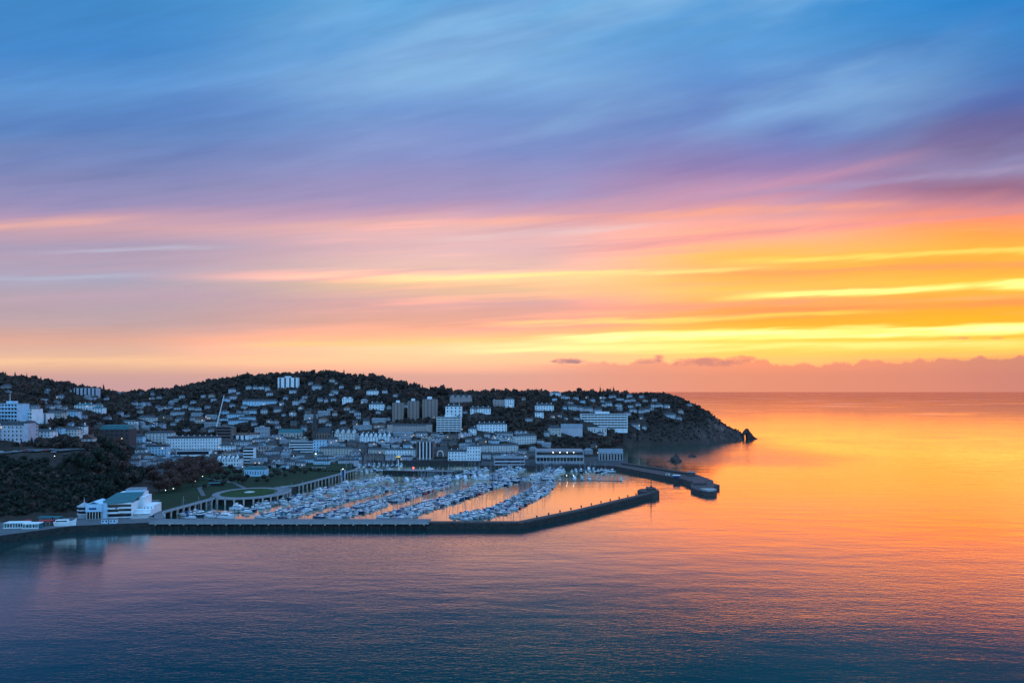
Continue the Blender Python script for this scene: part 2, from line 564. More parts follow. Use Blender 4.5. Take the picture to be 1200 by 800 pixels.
# ------------------------------------------------------------------ the lie of the land: height over bearing and distance
KNOTS = [
    (-320, [(330, -8), (380, 4.4), (430, 4.4), (470, 24), (510, 52), (640, 62), (700, 84), (1100, 108), (1500, 150), (1900, 150), (3000, 60)]),
    (-100, [(420, -8), (440, 4.4), (490, 4.4), (520, 14), (570, 48), (610, 52), (650, 56), (692, 77), (850, 88), (1050, 98), (1500, 140), (1900, 146), (3000, 60)]),
    (0, [(470, -8), (480, 4.4), (528, 4.4), (550, 14), (604, 47), (620, 50), (640, 52), (655, 57), (692, 75), (850, 84), (1100, 96), (1480, 134), (1620, 138), (2200, 100), (3000, 50)]),
    (60, [(500, -8), (512, 4.4), (548, 4.6), (572, 16), (614, 45), (630, 48), (650, 50), (690, 56), (745, 71), (880, 78), (1120, 90), (1500, 118), (1620, 121), (2200, 100), (3000, 50)]),
    (110, [(515, -8), (525, 4.4), (566, 5), (594, 18), (645, 43), (660, 46), (680, 47), (780, 52), (900, 58), (1150, 80), (1520, 106), (1700, 108), (2200, 90), (3000, 50)]),
    (135, [(520, -8), (530, 4.4), (620, 5), (650, 10), (720, 26), (800, 36), (900, 42), (1000, 48), (1180, 66), (1500, 90), (1850, 101), (2300, 90), (3000, 50)]),
    (155, [(524, -8), (534, 4.4), (660, 4.6), (740, 9), (820, 17), (920, 28), (1010, 40), (1160, 56), (1420, 79), (1880, 98), (2400, 90), (3000, 50)]),
    (200, [(530, -8), (545, 4.4), (800, 4.6), (900, 8), (1000, 16), (1100, 28), (1250, 45), (1450, 70), (1680, 101), (2000, 112), (2600, 80), (3000, 50)]),
    (260, [(570, 4.4), (900, 4.6), (1000, 14), (1100, 28), (1250, 50), (1450, 84), (1650, 126), (1800, 134), (2400, 90), (3000, 50)]),
    (300, [(570, 4.4), (930, 4.6), (1010, 12), (1100, 26), (1230, 45), (1400, 76), (1600, 131), (1720, 142), (2300, 90), (3000, 50)]),
    (340, [(570, 4.4), (950, 4.4), (1010, 8), (1100, 24), (1200, 40), (1350, 70), (1500, 108), (1620, 143), (1720, 146), (2200, 90), (3000, 50)]),
    (400, [(570, 4.4), (1010, 4.4), (1050, 12), (1110, 24), (1200, 42), (1350, 76), (1480, 112), (1600, 142), (1700, 144), (2200, 90), (3000, 50)]),
    (430, [(570, 4.4), (1010, 4.4), (1060, 14), (1150, 34), (1250, 56), (1400, 96), (1560, 137), (1660, 138), (2200, 80), (3000, 40)]),
    (465, [(570, 4.4), (1010, 4.4), (1055, 15), (1140, 35), (1220, 53), (1300, 70), (1420, 95), (1540, 121), (1640, 122), (2200, 80), (3000, 40)]),
    (500, [(570, 4.4), (1008, 4.4), (1060, 15), (1130, 36), (1200, 52), (1280, 62), (1380, 83), (1500, 105), (1600, 108), (2200, 70), (3000, 40)]),
    (560, [(570, 4.4), (990, 4.4), (1045, 13), (1100, 31), (1180, 47), (1280, 68), (1400, 88), (1500, 98), (1600, 100), (2000, 60), (2400, 10)]),
    (620, [(570, 4.4), (1010, 4.6), (1060, 10), (1130, 28), (1200, 51), (1300, 74), (1420, 91), (1500, 97), (1600, 98), (1900, 60), (2200, -8)]),
    (660, [(570, 4.4), (1040, 4.6), (1080, 10), (1150, 26), (1220, 42), (1300, 64), (1420, 90), (1510, 101), (1600, 100), (1900, 50), (2100, -8)]),
    (700, [(570, 4.4), (1060, 4.6), (1150, 13), (1200, 23), (1260, 35), (1300, 44), (1370, 63), (1450, 80), (1560, 98), (1640, 96), (1900, 40), (2050, -8)]),
    (726, [(570, 4.4), (1075, 4.4), (1110, 2), (1200, 3), (1270, 8), (1310, 22), (1350, 42), (1390, 58), (1460, 78), (1560, 97), (1650, 92), (1900, 30), (2000, -8)]),
    (740, [(570, -8), (1300, -8), (1312, 1), (1322, 14), (1345, 38), (1385, 58), (1460, 79), (1550, 96), (1650, 90), (1850, 30), (1950, -8)]),
    (760, [(570, -8), (1322, -8), (1334, 1), (1344, 16), (1368, 40), (1400, 60), (1460, 80), (1545, 96), (1650, 88), (1850, 20), (1920, -8)]),
    (780, [(570, -8), (1334, -8), (1346, 1), (1358, 20), (1385, 43), (1425, 66), (1490, 88), (1545, 97), (1640, 80), (1760, 20), (1860, -8)]),
    (795, [(570, -8), (1342, -8), (1354, 1), (1368, 22), (1396, 46), (1440, 68), (1490, 86), (1530, 90), (1620, 70), (1720, 20), (1800, -8)]),
    (812, [(570, -8), (1362, -8), (1374, 1), (1388, 23), (1412, 44), (1445, 60), (1485, 73), (1510, 74), (1580, 56), (1690, -8)]),
    (830, [(570, -8), (1385, -8), (1398, 2), (1412, 20), (1432, 38), (1462, 56), (1485, 60), (1540, 48), (1640, -8)]),
    (845, [(570, -8), (1432, -8), (1444, 2), (1456, 17), (1478, 35), (1500, 42), (1540, 34), (1610, -8)]),
    (855, [(570, -8), (1468, -8), (1480, 2), (1492, 17), (1512, 29), (1535, 30), (1600, -8)]),
    (864, [(570, -8), (1505, -8), (1516, 2), (1526, 15), (1542, 20), (1565, 17), (1590, -8)]),
    (869, [(570, -8), (1526, -8), (1537, 2), (1545, 15), (1556, 17), (1572, 8), (1582, -8)]),
    (872, [(570, -8), (3000, -8)]),
    (910, [(570, -8), (3000, -8)]),
]
PX = np.arange(-320.0, 911.0, 2.0)
YS = 360.0 * (3000.0 / 360.0) ** (np.arange(330) / 329.0)
prof = np.array([np.interp(YS, [k[0] for k in kn], [k[1] for k in kn]) for _, kn in KNOTS])
kx = np.array([k[0] for k in KNOTS], float)
TZ = np.empty((len(PX), len(YS)))
for j in range(len(YS)):
    TZ[:, j] = np.interp(PX, kx, prof[:, j])


def vnoise(x, y, seed=0):
    xi, yi = np.floor(x).astype(int), np.floor(y).astype(int)
    fx, fy = x - xi, y - yi
    fx, fy = fx * fx * (3 - 2 * fx), fy * fy * (3 - 2 * fy)

    def h(a, b):
        q = np.sin(a * 127.1 + b * 311.7 + seed * 74.7) * 43758.5453
        return q - np.floor(q)
    return (h(xi, yi) * (1 - fx) + h(xi + 1, yi) * fx) * (1 - fy) + (h(xi, yi + 1) * (1 - fx) + h(xi + 1, yi + 1) * fx) * fy


GX = (PX[:, None] - 600) / FOC * YS[None, :]
GY = np.broadcast_to(YS[None, :], GX.shape)
rough_ = (vnoise(GX / 60, GY / 60, 1) - .5) * 7 + (vnoise(GX / 22, GY / 22, 2) - .5) * 4 + (vnoise(GX / 9, GY / 9, 3) - .5) * 2.5
TZ = TZ - 4.5 * np.clip((GY - 1250) / 250, 0, 1) * np.clip((735 - PX[:, None]) / 60, 0, 1)
TZ = TZ + rough_ * np.clip((TZ - 6) / 25, 0, 1)

# harbour side ground plans, in metres
PROM = [(-720, 300), (-560, 370), (-455, 425), (-362, 479), (-332, 515), (-277, 530), (-277, 544), (-302, 560), (-330, 640), (-500, 640), (-900, 560), (-900, 300)]
PARK = [(-302, 560), (-296, 563), (-283, 648), (-262, 640), (-240, 652), (-228, 684), (-231, 730), (-209, 845), (-203, 880), (-214, 905), (-232, 1010), (-600, 1010), (-600, 640), (-330, 640)]
QUAY = [(-232, 1010), (-44, 1000), (-44, 941), (60, 941), (122, 941), (122, 1120), (-232, 1120)]
HEAD = [(122, 941), (140, 932), (160, 953), (170, 1000), (170, 1120), (122, 1120)]


def inside(poly, x, y):
    r = np.zeros(np.shape(x), bool)
    j = len(poly) - 1
    for i in range(len(poly)):
        xi, yi = poly[i]
        xj, yj = poly[j]
        if yi != yj:
            r ^= ((yi > y) != (yj > y)) & (x < (xj - xi) * (y - yi) / (yj - yi) + xi)
        j = i
    return r


near = (GY < 1008) & (GX > -640)
land = np.zeros(GX.shape, bool)
for poly in (PROM, PARK, QUAY, HEAD):
    a = inside(poly, GX, GY)
    land |= a
core = land.copy()
for dx_, dy_ in ((7, 0), (-7, 0), (0, 9), (0, -9)):
    e = np.zeros(GX.shape, bool)
    for poly in (PROM, PARK, QUAY, HEAD):
        e |= inside(poly, GX + dx_, GY + dy_)
    core &= e
TZ = np.where(near & ~core & (TZ < 9) , -8.0, TZ)
TZ = np.where((TZ < 5.0) & (TZ > -7) & core, np.minimum(TZ, 4.2), TZ)
# the basin's columns carry quay level: nothing but sea bed outside the ground plans
TZ = np.where((GY < 1005) & ~land & (PX[:, None] > 140) & (GY > 500), -8.0, TZ)


def terr(x, y):
    """terrain height at world x, y"""
    p = np.clip((np.asarray(x) / np.asarray(y) * FOC + 600 - PX[0]) / 2.0, 0, len(PX) - 1.001)
    q = np.clip(np.log(np.asarray(y) / 360.0) / math.log(3000.0 / 360.0) * 329, 0, 328.999)
    i, j = p.astype(int), q.astype(int)
    fx, fy = p - i, q - j
    return (TZ[i, j] * (1 - fx) + TZ[i + 1, j] * fx) * (1 - fy) + (TZ[i, j + 1] * (1 - fx) + TZ[i + 1, j + 1] * fx) * fy


def ground(x, y):
    z = float(terr(np.array([x]), np.array([y]))[0])
    a, b = np.array([x]), np.array([y])
    for poly in (PROM, PARK, QUAY, HEAD):
        if inside(poly, a, b)[0]:
            z = max(z, 5.0)
    return z


def place(px, py, default=None):
    """the point of the land seen at a bearing column and row of the survey"""
    t = (px - 600) / FOC
    for y in np.arange(430, 2100, 3.0):
        x = t * y
        z = ground(x, y)
        if z > -2 and HORIZON + (CAM_H - z) / y * FOC <= py:
            return x, y, z
    best = max(np.arange(900, 2000, 5.0), key=lambda y: (ground(t * y, y) - CAM_H) / y)
    return t * best, float(best), ground(t * best, best)


def sea(px, py, z=0.0):
    y = (CAM_H - z) * FOC / (py - HORIZON)
    return (px - 600) / FOC * y, y


I, J = np.meshgrid(np.arange(len(PX) - 1), np.arange(len(YS) - 1), indexing='ij')
n_ = len(YS)
quads = np.stack([I * n_ + J, (I + 1) * n_ + J, (I + 1) * n_ + J + 1, I * n_ + J + 1], -1).reshape(-1, 4)
tz_f = TZ.ravel()
keep = (tz_f[quads] > -7.9).any(1)
V = np.stack([GX.ravel(), GY.ravel(), tz_f], -1)


def hill_material():
    m = bpy.data.materials.new('hillside')
    m.use_nodes = True
    nt = m.node_tree
    E.nt = nt
    b = nt.nodes["Principled BSDF"]
    b.inputs['Roughness'].default_value = .95
    b.inputs['Specular IOR Level'].default_value = .1
    g = nt.nodes.new("ShaderNodeNewGeometry")
    s = nt.nodes.new("ShaderNodeSeparateXYZ")
    nt.links.new(g.outputs['True Normal'], s.inputs[0])
    pos = g.outputs['Position']
    a = noise(pos, .02, 5, .6)
    c = noise(pos, .25, 4, .6)
    grass = ramp(a * 0.5 + c * 0.5, [(.34, (.024, .017, .014)), (.5, (.046, .032, .026)), (.64, (.078, .051, .043))])
    rk = ramp(noise(pos, .05, 7, .68), [(.32, (.034, .024, .022)), (.52, (.080, .053, .047)), (.70, (.19, .125, .11))])
    steep = smooth(E(s.outputs[2]) + (c - .5) * .5, .66, .46)
    nt.links.new(cmix(steep, grass, rk), b.inputs['Base Color'])
    bp = nt.nodes.new("ShaderNodeBump")
    bp.inputs['Strength'].default_value = .9
    bp.inputs['Distance'].default_value = 1.6
    nt.links.new(noise(pos, .22, 6, .65).v, bp.inputs['Height'])
    nt.links.new(bp.outputs[0], b.inputs['Normal'])
    MATS['hillside'] = m
    E.nt = wt


hill_material()
hillside = struct(put('hillside', mesh_np('hillside', V, quads[keep], ['hillside'])))


def water_material():
    m = bpy.data.materials.new('sea_water')
    m.use_nodes = True
    nt = m.node_tree
    E.nt = nt
    nt.nodes.remove(nt.nodes["Principled BSDF"])
    b = nt.nodes.new("ShaderNodeBsdfAnisotropic")
    body = nt.nodes.new("ShaderNodeBsdfDiffuse")
    body.inputs['Color'].default_value = (.0, .015, .017, 1)
    fr_ = nt.nodes.new("ShaderNodeFresnel")
    fr_.inputs['IOR'].default_value = 1.333
    # reflection tint by angle: teal looking down, orange glow painted in, darkened at grazing
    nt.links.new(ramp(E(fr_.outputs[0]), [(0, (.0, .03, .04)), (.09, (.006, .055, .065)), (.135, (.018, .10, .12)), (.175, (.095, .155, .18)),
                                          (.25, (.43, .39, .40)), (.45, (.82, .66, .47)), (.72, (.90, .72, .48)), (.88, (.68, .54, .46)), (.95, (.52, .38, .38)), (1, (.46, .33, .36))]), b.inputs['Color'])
    ad = nt.nodes.new("ShaderNodeAddShader")
    nt.links.new(b.outputs[0], ad.inputs[0])
    nt.links.new(body.outputs[0], ad.inputs[1])
    nt.links.new(ad.outputs[0], nt.nodes["Material Output"].inputs['Surface'])
    g = nt.nodes.new("ShaderNodeNewGeometry")
    pos = g.outputs['Position']
    s = nt.nodes.new("ShaderNodeSeparateXYZ")
    nt.links.new(pos, s.inputs[0])
    x, y = E(s.outputs[0]), E(s.outputs[1])
    # patches of calm and of cat's-paw breeze, swell, wind ripples
    calm = smooth(noise(vec(x / 260.0, y / 150.0, 3.0), 1, 4, .55), .38, .62, .45, 1.0)
    # sheltered behind the piers, breezy in the open bay, ruffled far offshore
    shelter = smooth(y, 545, 565) * smooth(x - emin((y - 545.0) * 0.6, 110.0), 60, 20) * smooth(y, 1010, 940)
    lee = smooth(x + y * .25, -20, -180) * smooth(y, 560, 520)
    calm = calm * (1.0 - shelter * 0.85) * (1.0 - lee * .3)
    offing = smooth(y * (1.0 + (noise(vec(x / 1500.0, y / 700.0, 6.0), 1, 4, .6) - .5) * 2.2), 2300, 6500)
    paws = smooth(noise(vec(x / 900.0, y / 420.0, 8.0), 1, 3, .5), .56, .66) * smooth(y, 1100, 1700) * smooth(x, 150, 600)
    E.put(b, 'Roughness', .03 + offing * .06 + paws * .2 + shelter * .06 + lee * .07 + smooth(y, 860, 1080, 0.0, .10) * smooth(x, 170, 230) * smooth(x, 620, 380) * smooth(y, 3000, 1600))
    swell = noise(vec(x / 46.0 + y / 120.0, y / 17.0, 0.0), 1, 2, .5)
    w1 = noise(vec(x / 11.0 + y / 30.0, y / 4.6, 1.0), 1, 3, .6)
    w2 = noise(vec(x / 3.6 - y / 11.0, y / 1.5, 2.0), 1, 3, .6)
    h = (swell * 0.30 * (1.0 - shelter * .85) * (1.0 - lee * .5) + w1 * calm * (smooth(y, 620, 240, .15, .18) + smooth(y, 860, 1080, 0.0, .60) * smooth(x, 170, 230) * smooth(x, 620, 380) * smooth(y, 3000, 1600)) + w2 * calm * smooth(y, 1100, 240, 0.0, .17)) * smooth(y, 5200, 1700)
    bp = nt.nodes.new("ShaderNodeBump")
    bp.inputs['Strength'].default_value = 1.0
    bp.inputs['Distance'].default_value = 1.0
    E.put(bp, 'Height', h)
    nt.links.new(bp.outputs[0], b.inputs['Normal'])
    nt.links.new(bp.outputs[0], fr_.inputs['Normal'])
    MATS['sea_water'] = m
    E.nt = wt


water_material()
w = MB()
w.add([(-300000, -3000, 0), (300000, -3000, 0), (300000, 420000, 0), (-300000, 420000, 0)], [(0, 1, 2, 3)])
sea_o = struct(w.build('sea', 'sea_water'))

# ------------------------------------------------------------------ quays, gardens, roads


def slab(name, poly, z0, z1, side, top):
    return struct(MB().prism(poly, z0, z1, 0, 1).build(name, [side, top]))


promenade = slab('promenade', PROM, -7, 5.0, 'dark_stone', 'paving')
garden = slab('park_lawn', PARK, -7, 5.0, 'dark_stone', 'lawn')
quay = slab('quay', QUAY, -7, 5.0, 'quay_stone', 'asphalt')
pier_head_quay = slab('quay', HEAD, -7, 5.03, 'quay_stone', 'asphalt')


def ribbon(name, pts, width, mat, lift=.25, step=6.0):
    """a strip laid over the ground along a line of (x, y)"""
    line = []
    for (x0, y0), (x1, y1) in zip(pts[:-1], pts[1:]):
        n = max(1, int(math.hypot(x1 - x0, y1 - y0) / step))
        line += [(x0 + (x1 - x0) * k / n, y0 + (y1 - y0) * k / n) for k in range(n)]
    line.append(pts[-1])
    b = MB()
    for i, (x, y) in enumerate(line):
        xa, ya = line[max(0, i - 1)]
        xb, yb = line[min(len(line) - 1, i + 1)]
        d = math.hypot(xb - xa, yb - ya) or 1
        nx, ny = -(yb - ya) / d, (xb - xa) / d
        for k in (-.5, .5):
            gx, gy = x + nx * width * k, y + ny * width * k
            b.v.append((gx, gy, max(ground(gx, gy), ground(x, y) - .4) + lift))
    for i in range(len(line) - 1):
        b.f.append((2 * i, 2 * i + 1, 2 * i + 3, 2 * i + 2))
        b.m.append(0)
    return struct(b.build(name, mat))


def at(px, Y):
    return (px - 600) / FOC * Y, Y


ribbon('road', [at(-80, 600), at(0, 626), at(60, 638), at(106, 660)], 8, 'paving', .4)
ribbon('road', [at(205, 1000), at(300, 1012), at(400, 1016), at(520, 1010), at(610, 1004)], 9, 'asphalt', .06)
ribbon('path', [(-300, 664), (-330, 720), (-318, 800), (-290, 900)], 4, 'paving', .05)
ribbon('path', [(-262, 690), (-310, 760), (-360, 800)], 4, 'paving', .05)

# the round lawn with its ring path at the seaward edge of the gardens
RCX, RCY = -263.0, 683.0
ring = MB()
for r, z in ((37, 5.25), (29, 5.25)):
    pass
nseg = 48
vs_ = []
for r in (38.0, 30.0):
    for k in range(nseg):
        a = 2 * math.pi * k / nseg
        vs_.append((RCX + r * .88 * math.cos(a), RCY + r * math.sin(a), 5.30))
ring.add(vs_, [(k, (k + 1) % nseg, nseg + (k + 1) % nseg, nseg + k) for k in range(nseg)])
M('ring_paving', (.19, .18, .19), .85, .14, .3)
struct(ring.build('path', 'ring_paving'))
lawn = MB()
lawn.prism([(RCX + 29.4 * .88 * math.cos(2 * math.pi * k / nseg), RCY + 29.4 * math.sin(2 * math.pi * k / nseg)) for k in range(nseg)], 5.0, 5.42, 0)
M('lawn_round', (.030, .060, .020), .95, .2, .1, .1, second=(.020, .040, .014))
struct(lawn.build('park_lawn', 'lawn_round'))
t = thing('flower_bed', 'pale round planted bed in the middle of the circular lawn', 'flower bed', (RCX, RCY + 1, 5.42))
MB().lathe([(5.2, 0), (5.2, .5), (4.8, .55), (4.6, .45), (.4, .5)], n=20).build('kerb', 'concrete', t)
MB().lathe([(4.4, .5), (3.0, .9), (1.0, 1.1), (.1, 1.15)], n=16).build('planting', 'canvas_cream', t)


def railing(pts, zs, h=1.1, step=2.4, r=.05):
    b = MB()
    for (p0, p1) in zip(pts[:-1], pts[1:]):
        d = math.hypot(p1[0] - p0[0], p1[1] - p0[1])
        n = max(1, int(d / step))
        for k in range(n + 1):
            x, y = p0[0] + (p1[0] - p0[0]) * k / n, p0[1] + (p1[1] - p0[1]) * k / n
            b.box(x - r, x + r, y - r, y + r, zs, zs + h)
        for hz in (h, h * .5):
            b.tube((*p0, zs + hz), (*p1, zs + hz), r, n=4)
    return b


# elevated walkway on columns round the gardens
wk = [(-281, 546), (-293, 566), (-282, 646)]
for k in range(13):
    a = R(-128 + k * 16.0)
    wk.append((RCX + 41.5 * .88 * math.cos(a), RCY + 41.5 * math.sin(a)))
wk = wk[:3] + [p for p in wk[3:] if p[1] < 722] + [(-232, 733), (-220, 790), (-209, 845), (-203, 882)]


def offset(pts, d):
    out = []
    for i, (x, y) in enumerate(pts):
        xa, ya = pts[max(0, i - 1)]
        xb, yb = pts[min(len(pts) - 1, i + 1)]
        L = math.hypot(xb - xa, yb - ya)
        out.append((x + (yb - ya) / L * d, y - (xb - xa) / L * d))
    return out


walk = thing('elevated_walkway', 'long grey seafront walkway raised on pale columns, curving round the circular lawn', 'walkway', (0, 0, 0))
b = MB()
lf, rt = offset(wk, -4.2), offset(wk, 3.4)
for i in range(len(wk) - 1):
    q = [lf[i], rt[i], rt[i + 1], lf[i + 1]]
    b.prism(q, 5.10, 5.62, 1, 0)
b.build('deck', ['deck_boards', 'concrete'], walk)
railing(offset(wk, 3.2), 5.62, 1.05, 3.0, .045).build('railing', 'white_frame', walk)
cm = MB().box(-.55, .55, -.55, .55, -7, 5.08).box(-.8, .8, -.8, .8, 4.3, 5.06).mesh('column', 'column_paint')
acc, cols_xy = 0.0, []
edge = offset(wk, 2.5)
for (x0, y0), (x1, y1) in zip(edge[:-1], edge[1:]):
    d = math.hypot(x1 - x0, y1 - y0)
    while acc <= d:
        cols_xy.append((x0 + (x1 - x0) * acc / d, y0 + (y1 - y0) * acc / d))
        acc += 8.6
    acc -= d
for x, y in cols_xy[2:]:
    put('column', cm, walk, (x, y, 0))

# stairs from the theatre up to the walkway end
st = thing('staircase', 'white stepped ramp joining the promenade to the raised walkway', 'stairs', (-290, 548, 5.0), R(12))
b = MB()
for k in range(10):
    b.box(-14 + k * 1.25, -12.75 + k * 1.25, -2, 3, 0, .1 + .06 * k)
b.build('steps', 'concrete', st)
railing([(-14, -2), (-2, -2)], .1, 1.5, 1.0, .07).build('railing', 'white_frame', st)
railing([(-14, 3), (-2, 3)], .1, 1.5, 1.0, .07).build('railing', 'white_frame', st)

# the near pier: boarded deck on a dark wall, then a bare stone arm bending to the harbour mouth
pier = thing('stone_pier', 'long stone harbour pier with a pale boarded deck, bending out to a small beacon', 'pier', (0, 0, 0))
arm = [(-66, 528), (8, 528), (60, 584), (106, 640), (141, 683)]
armb = [(-66, 538), (5, 538), (53, 588.5), (99, 644.5), (136, 689)]
b = MB()
b.prism([(-280, 529), (-66, 529), (-66, 541), (-280, 541)], -8, 4.5, 0, 0)
for i in range(len(arm) - 1):
    b.prism([arm[i], arm[i + 1], armb[i + 1], armb[i]], -8, 4.4, 0, 1)
b.build('pier_wall', ['dark_stone', 'pier_stone'], pier)
b = MB()
for i in range(len(arm) - 1):   # raised walk along the seaward side
    (x0, y0), (x1, y1) = arm[i], arm[i + 1]
    (u0, v0), (u1, v1) = armb[i], armb[i + 1]
    k = .42
    b.prism([(x0, y0 - .1), (x1, y1 - .1), (x1 + (u1 - x1) * k, y1 + (v1 - y1) * k), (x0 + (u0 - x0) * k, y0 + (v0 - y0) * k)], 4.0, 5.2, 0, 0)
b.build('parapet', 'pier_stone', pier)
b = MB().prism([(133, 684), (141, 683), (149, 690), (150, 701), (143, 709), (133, 707), (128, 697)], -8, 5.8, 0, 0)
b.prism([(137, 689), (146, 692), (146, 702), (138, 704)], 5.8, 8.4, 0, 0)
b.build('pier_head', 'pier_stone', pier)
b = MB().box(-280, -64, 526.6, 542.5, 4.72, 5.15)
b.build('deck', 'deck_boards', pier)
b = MB().box(-280, -64, 526.2, 526.55, 4.1, 5.25)
b.build('fascia', 'concrete', pier)
railing([(-280, 527.2), (-64, 527.2)], 5.15, 1.1, 3.0, .045).build('railing', 'grey_metal', pier)
railing([(-262, 542.1), (-64, 542.1)], 5.15, 1.1, 3.0, .045).build('railing', 'grey_metal', pier)
br = MB().box(-.28, .28, -1.6, 0, 0, .5).box(-.28, .28, -1.9, -1.5, .1, 1.1).box(-.5, .5, -2.1, -1.5, 0, .3).mesh('bracket', 'column_paint')
for k in range(20):
    put('bracket', br, pier, (-275 + k * 10.9, 528.2, 3.3))
pl = MB().tube((0, 0, -8), (0, 0, 4.6), .35, n=7).mesh('pile', 'pile_steel')
for k in range(34):
    put('pile', pl, pier, (-276 + k * 6.2, 527.6, 0))

bc = thing('beacon', 'dark slim harbour light on the head of the near stone pier', 'beacon', (142, 697, 8.4))
MB().tube((0, 0, 0), (0, 0, 11.5), .42, .30, 8).build('mast', 'dark_metal', bc)
MB().box(-.9, .9, -.9, .9, 0, 1.6).build('plinth', 'pier_stone', bc)
MB().lathe([(.6, 11.5), (.7, 11.7), (.6, 12.4), (.15, 12.9)], n=8).build('lantern', 'dark_metal', bc)

# the far pier with its parapet and rounded end
fp = thing('stone_pier', 'broad dark stone pier reaching out from the headland side, ending in a ragged head', 'pier', (0, 0, 0))
L0, L1, R0_, R1_ = (139, 934), (205, 779), (160, 956), (222, 838)
MB().prism([L0, (199, 790), (217, 832), (160, 953)], -8, 5.0, 0, 1).build('pier_wall', ['quay_stone', 'pier_stone'], fp)
b = MB().prism([(152, 950), (216, 826), (221, 830), (160, 955)], -8, 7.2, 0, 0)
b.build('parapet', 'quay_stone', fp)
b = MB().prism([(199, 790), (201, 765), (191, 730), (193, 706), (199, 697), (206, 698), (212, 706), (213, 724), (219, 738), (227, 746), (223, 760), (229, 776), (226, 800), (221, 830), (216, 830)], -8, [5.2, 5.2, 4.6, 4.2, 4.2, 4.2, 4.2, 4.4, 4.4, 4.6, 5, 5.4, 6, 7, 6], 0, 0)
b.build('pier_head', 'pier_stone', fp)
b = MB().prism([(203, 772), (220, 776), (211, 742), (197, 742)], 4.0, 7.0, 0, 0)
b.build('platform', 'pier_stone', fp)
MB().prism([(196, 712), (211, 712), (211.6, 706), (205.5, 699), (199.5, 698.5)], 4.0, 5.6, 0, 0).build('kerb', 'concrete', fp)
t = thing('pump_house', 'dark square stone hut on the bend of the far pier', 'hut', (214, 815, 5.0), R(-22))
MB().box(-4.5, 4.5, -4, 4, 0, 5.2).build('wall', 'dark_brick', t)
MB().box(-4.9, 4.9, -4.4, 4.4, 5.2, 5.7).build('roof', 'lead_roof', t)
MB().box(-.7, .7, -4.1, -3.9, 0, 2.2).build('door', 'dark_metal', t)
t = thing('kiosk', 'small white and blue hut on the edge of the far pier', 'kiosk', (194, 805, 5.0), R(-22))
MB().box(-3.6, 3.6, -2.2, 2.2, 0, 2.6).build('wall', 'canvas_blue', t)
MB().box(-4.2, 4.2, -2.7, 2.7, 2.6, 3.0).build('roof', 'white_render', t)
MB().box(-1.6, 1.6, -2.28, -2.18, .9, 2.0).build('window', 'window_glass', t)
t = thing('kiosk', 'pale low cabin halfway down the quay side of the far pier', 'kiosk', (189, 828, 5.0), R(-22))
MB().box(-2.4, 2.4, -1.4, 1.4, 0, 2.2).build('wall', 'warm_render', t)
MB().box(-2.7, 2.7, -1.7, 1.7, 2.2, 2.5).build('roof', 'felt_roof', t)
MB().box(-.5, .5, -1.46, -1.38, 0, 1.9).build('door', 'dark_metal', t)
# bollards along both stone arms
bo = thing('bollard', 'squat iron mooring bollard, first along the bare arm of the near pier', 'bollard', (0, 0, 0), 0, 'bollards along the pier arms')
MB().lathe([(.38, 0), (.34, .7), (.55, .85), (.55, 1.15), (.2, 1.3)], n=8).build('post', 'dark_metal', bo)
ORD = ('first second third fourth fifth sixth seventh eighth ninth tenth eleventh twelfth thirteenth fourteenth fifteenth sixteenth seventeenth '
       'eighteenth nineteenth twentieth').split()
TENS = 'twenty thirty forty fifty sixty seventy'.split()
for a in TENS:
    if a != 'twenty':
        ORD.append({'thirty': 'thirtieth', 'forty': 'fortieth', 'fifty': 'fiftieth', 'sixty': 'sixtieth', 'seventy': 'seventieth'}[a])
    ORD += [a + '-' + o for o in ORD[:9]]
bl = [(20 + k * 10.2, 550.5 + k * 12.1) for k in range(11)]
for k, (x, y) in enumerate(bl):
    o = bo if k == 0 else copy_tree(bo, (0, 0, 0))
    o.location = (x, y, 4.6)
    o.scale = (1.5,) * 3
    o['label'] = f'squat iron mooring bollard, {ORD[k]} along the bare arm of the near pier'

# harbour wall between the marina and the inner harbour, with footbridge masts
hw = thing('harbour_wall', 'dark low quay wall with a white railing between marina and inner harbour', 'quay wall', (0, 0, 0))
MB().prism([(-168, 886), (-74, 872), (-60, 880), (-60, 892), (-168, 896)], -7, 3.9, 0, 1).build('wall', ['dark_stone', 'asphalt'], hw)
railing([(-166, 887.4), (-74, 873.6)], 3.9, 1.3, 2.2, .09).build('railing', 'white_frame', hw)
fender = MB().box(-.25, .25, -.3, .3, -3, 3.9).mesh('fender', 'pile_steel')
for k in range(16):
    put('fender', fender, hw, (-166 + k * 6.0, 885.3 - k * .89, 0))
fb = thing('footbridge', 'grey lifting footbridge with two leaning white masts across the harbour mouth', 'bridge', (-134, 890, 0))
MB().box(-5, 30, -2, 1.6, 3.9, 4.5).build('deck', 'grey_metal', fb)
MB().tube((-13, 0, 3.5), (-14.5, 0, 18.5), .75, .5, 8).build('mast', 'white_render', fb)
MB().tube((5, 0, 3.5), (3.5, 0, 17), .8, .55, 8).build('mast', 'canvas_blue', fb)
railing([(-5, -1.9), (30, -1.9)], 4.5, 1.2, 2, .06).build('railing', 'white_frame', fb)
ab = thing('arched_bridge', 'low brown arched footbridge beside the white moored pleasure boat', 'bridge', (-82, 890, 0))
b = MB()
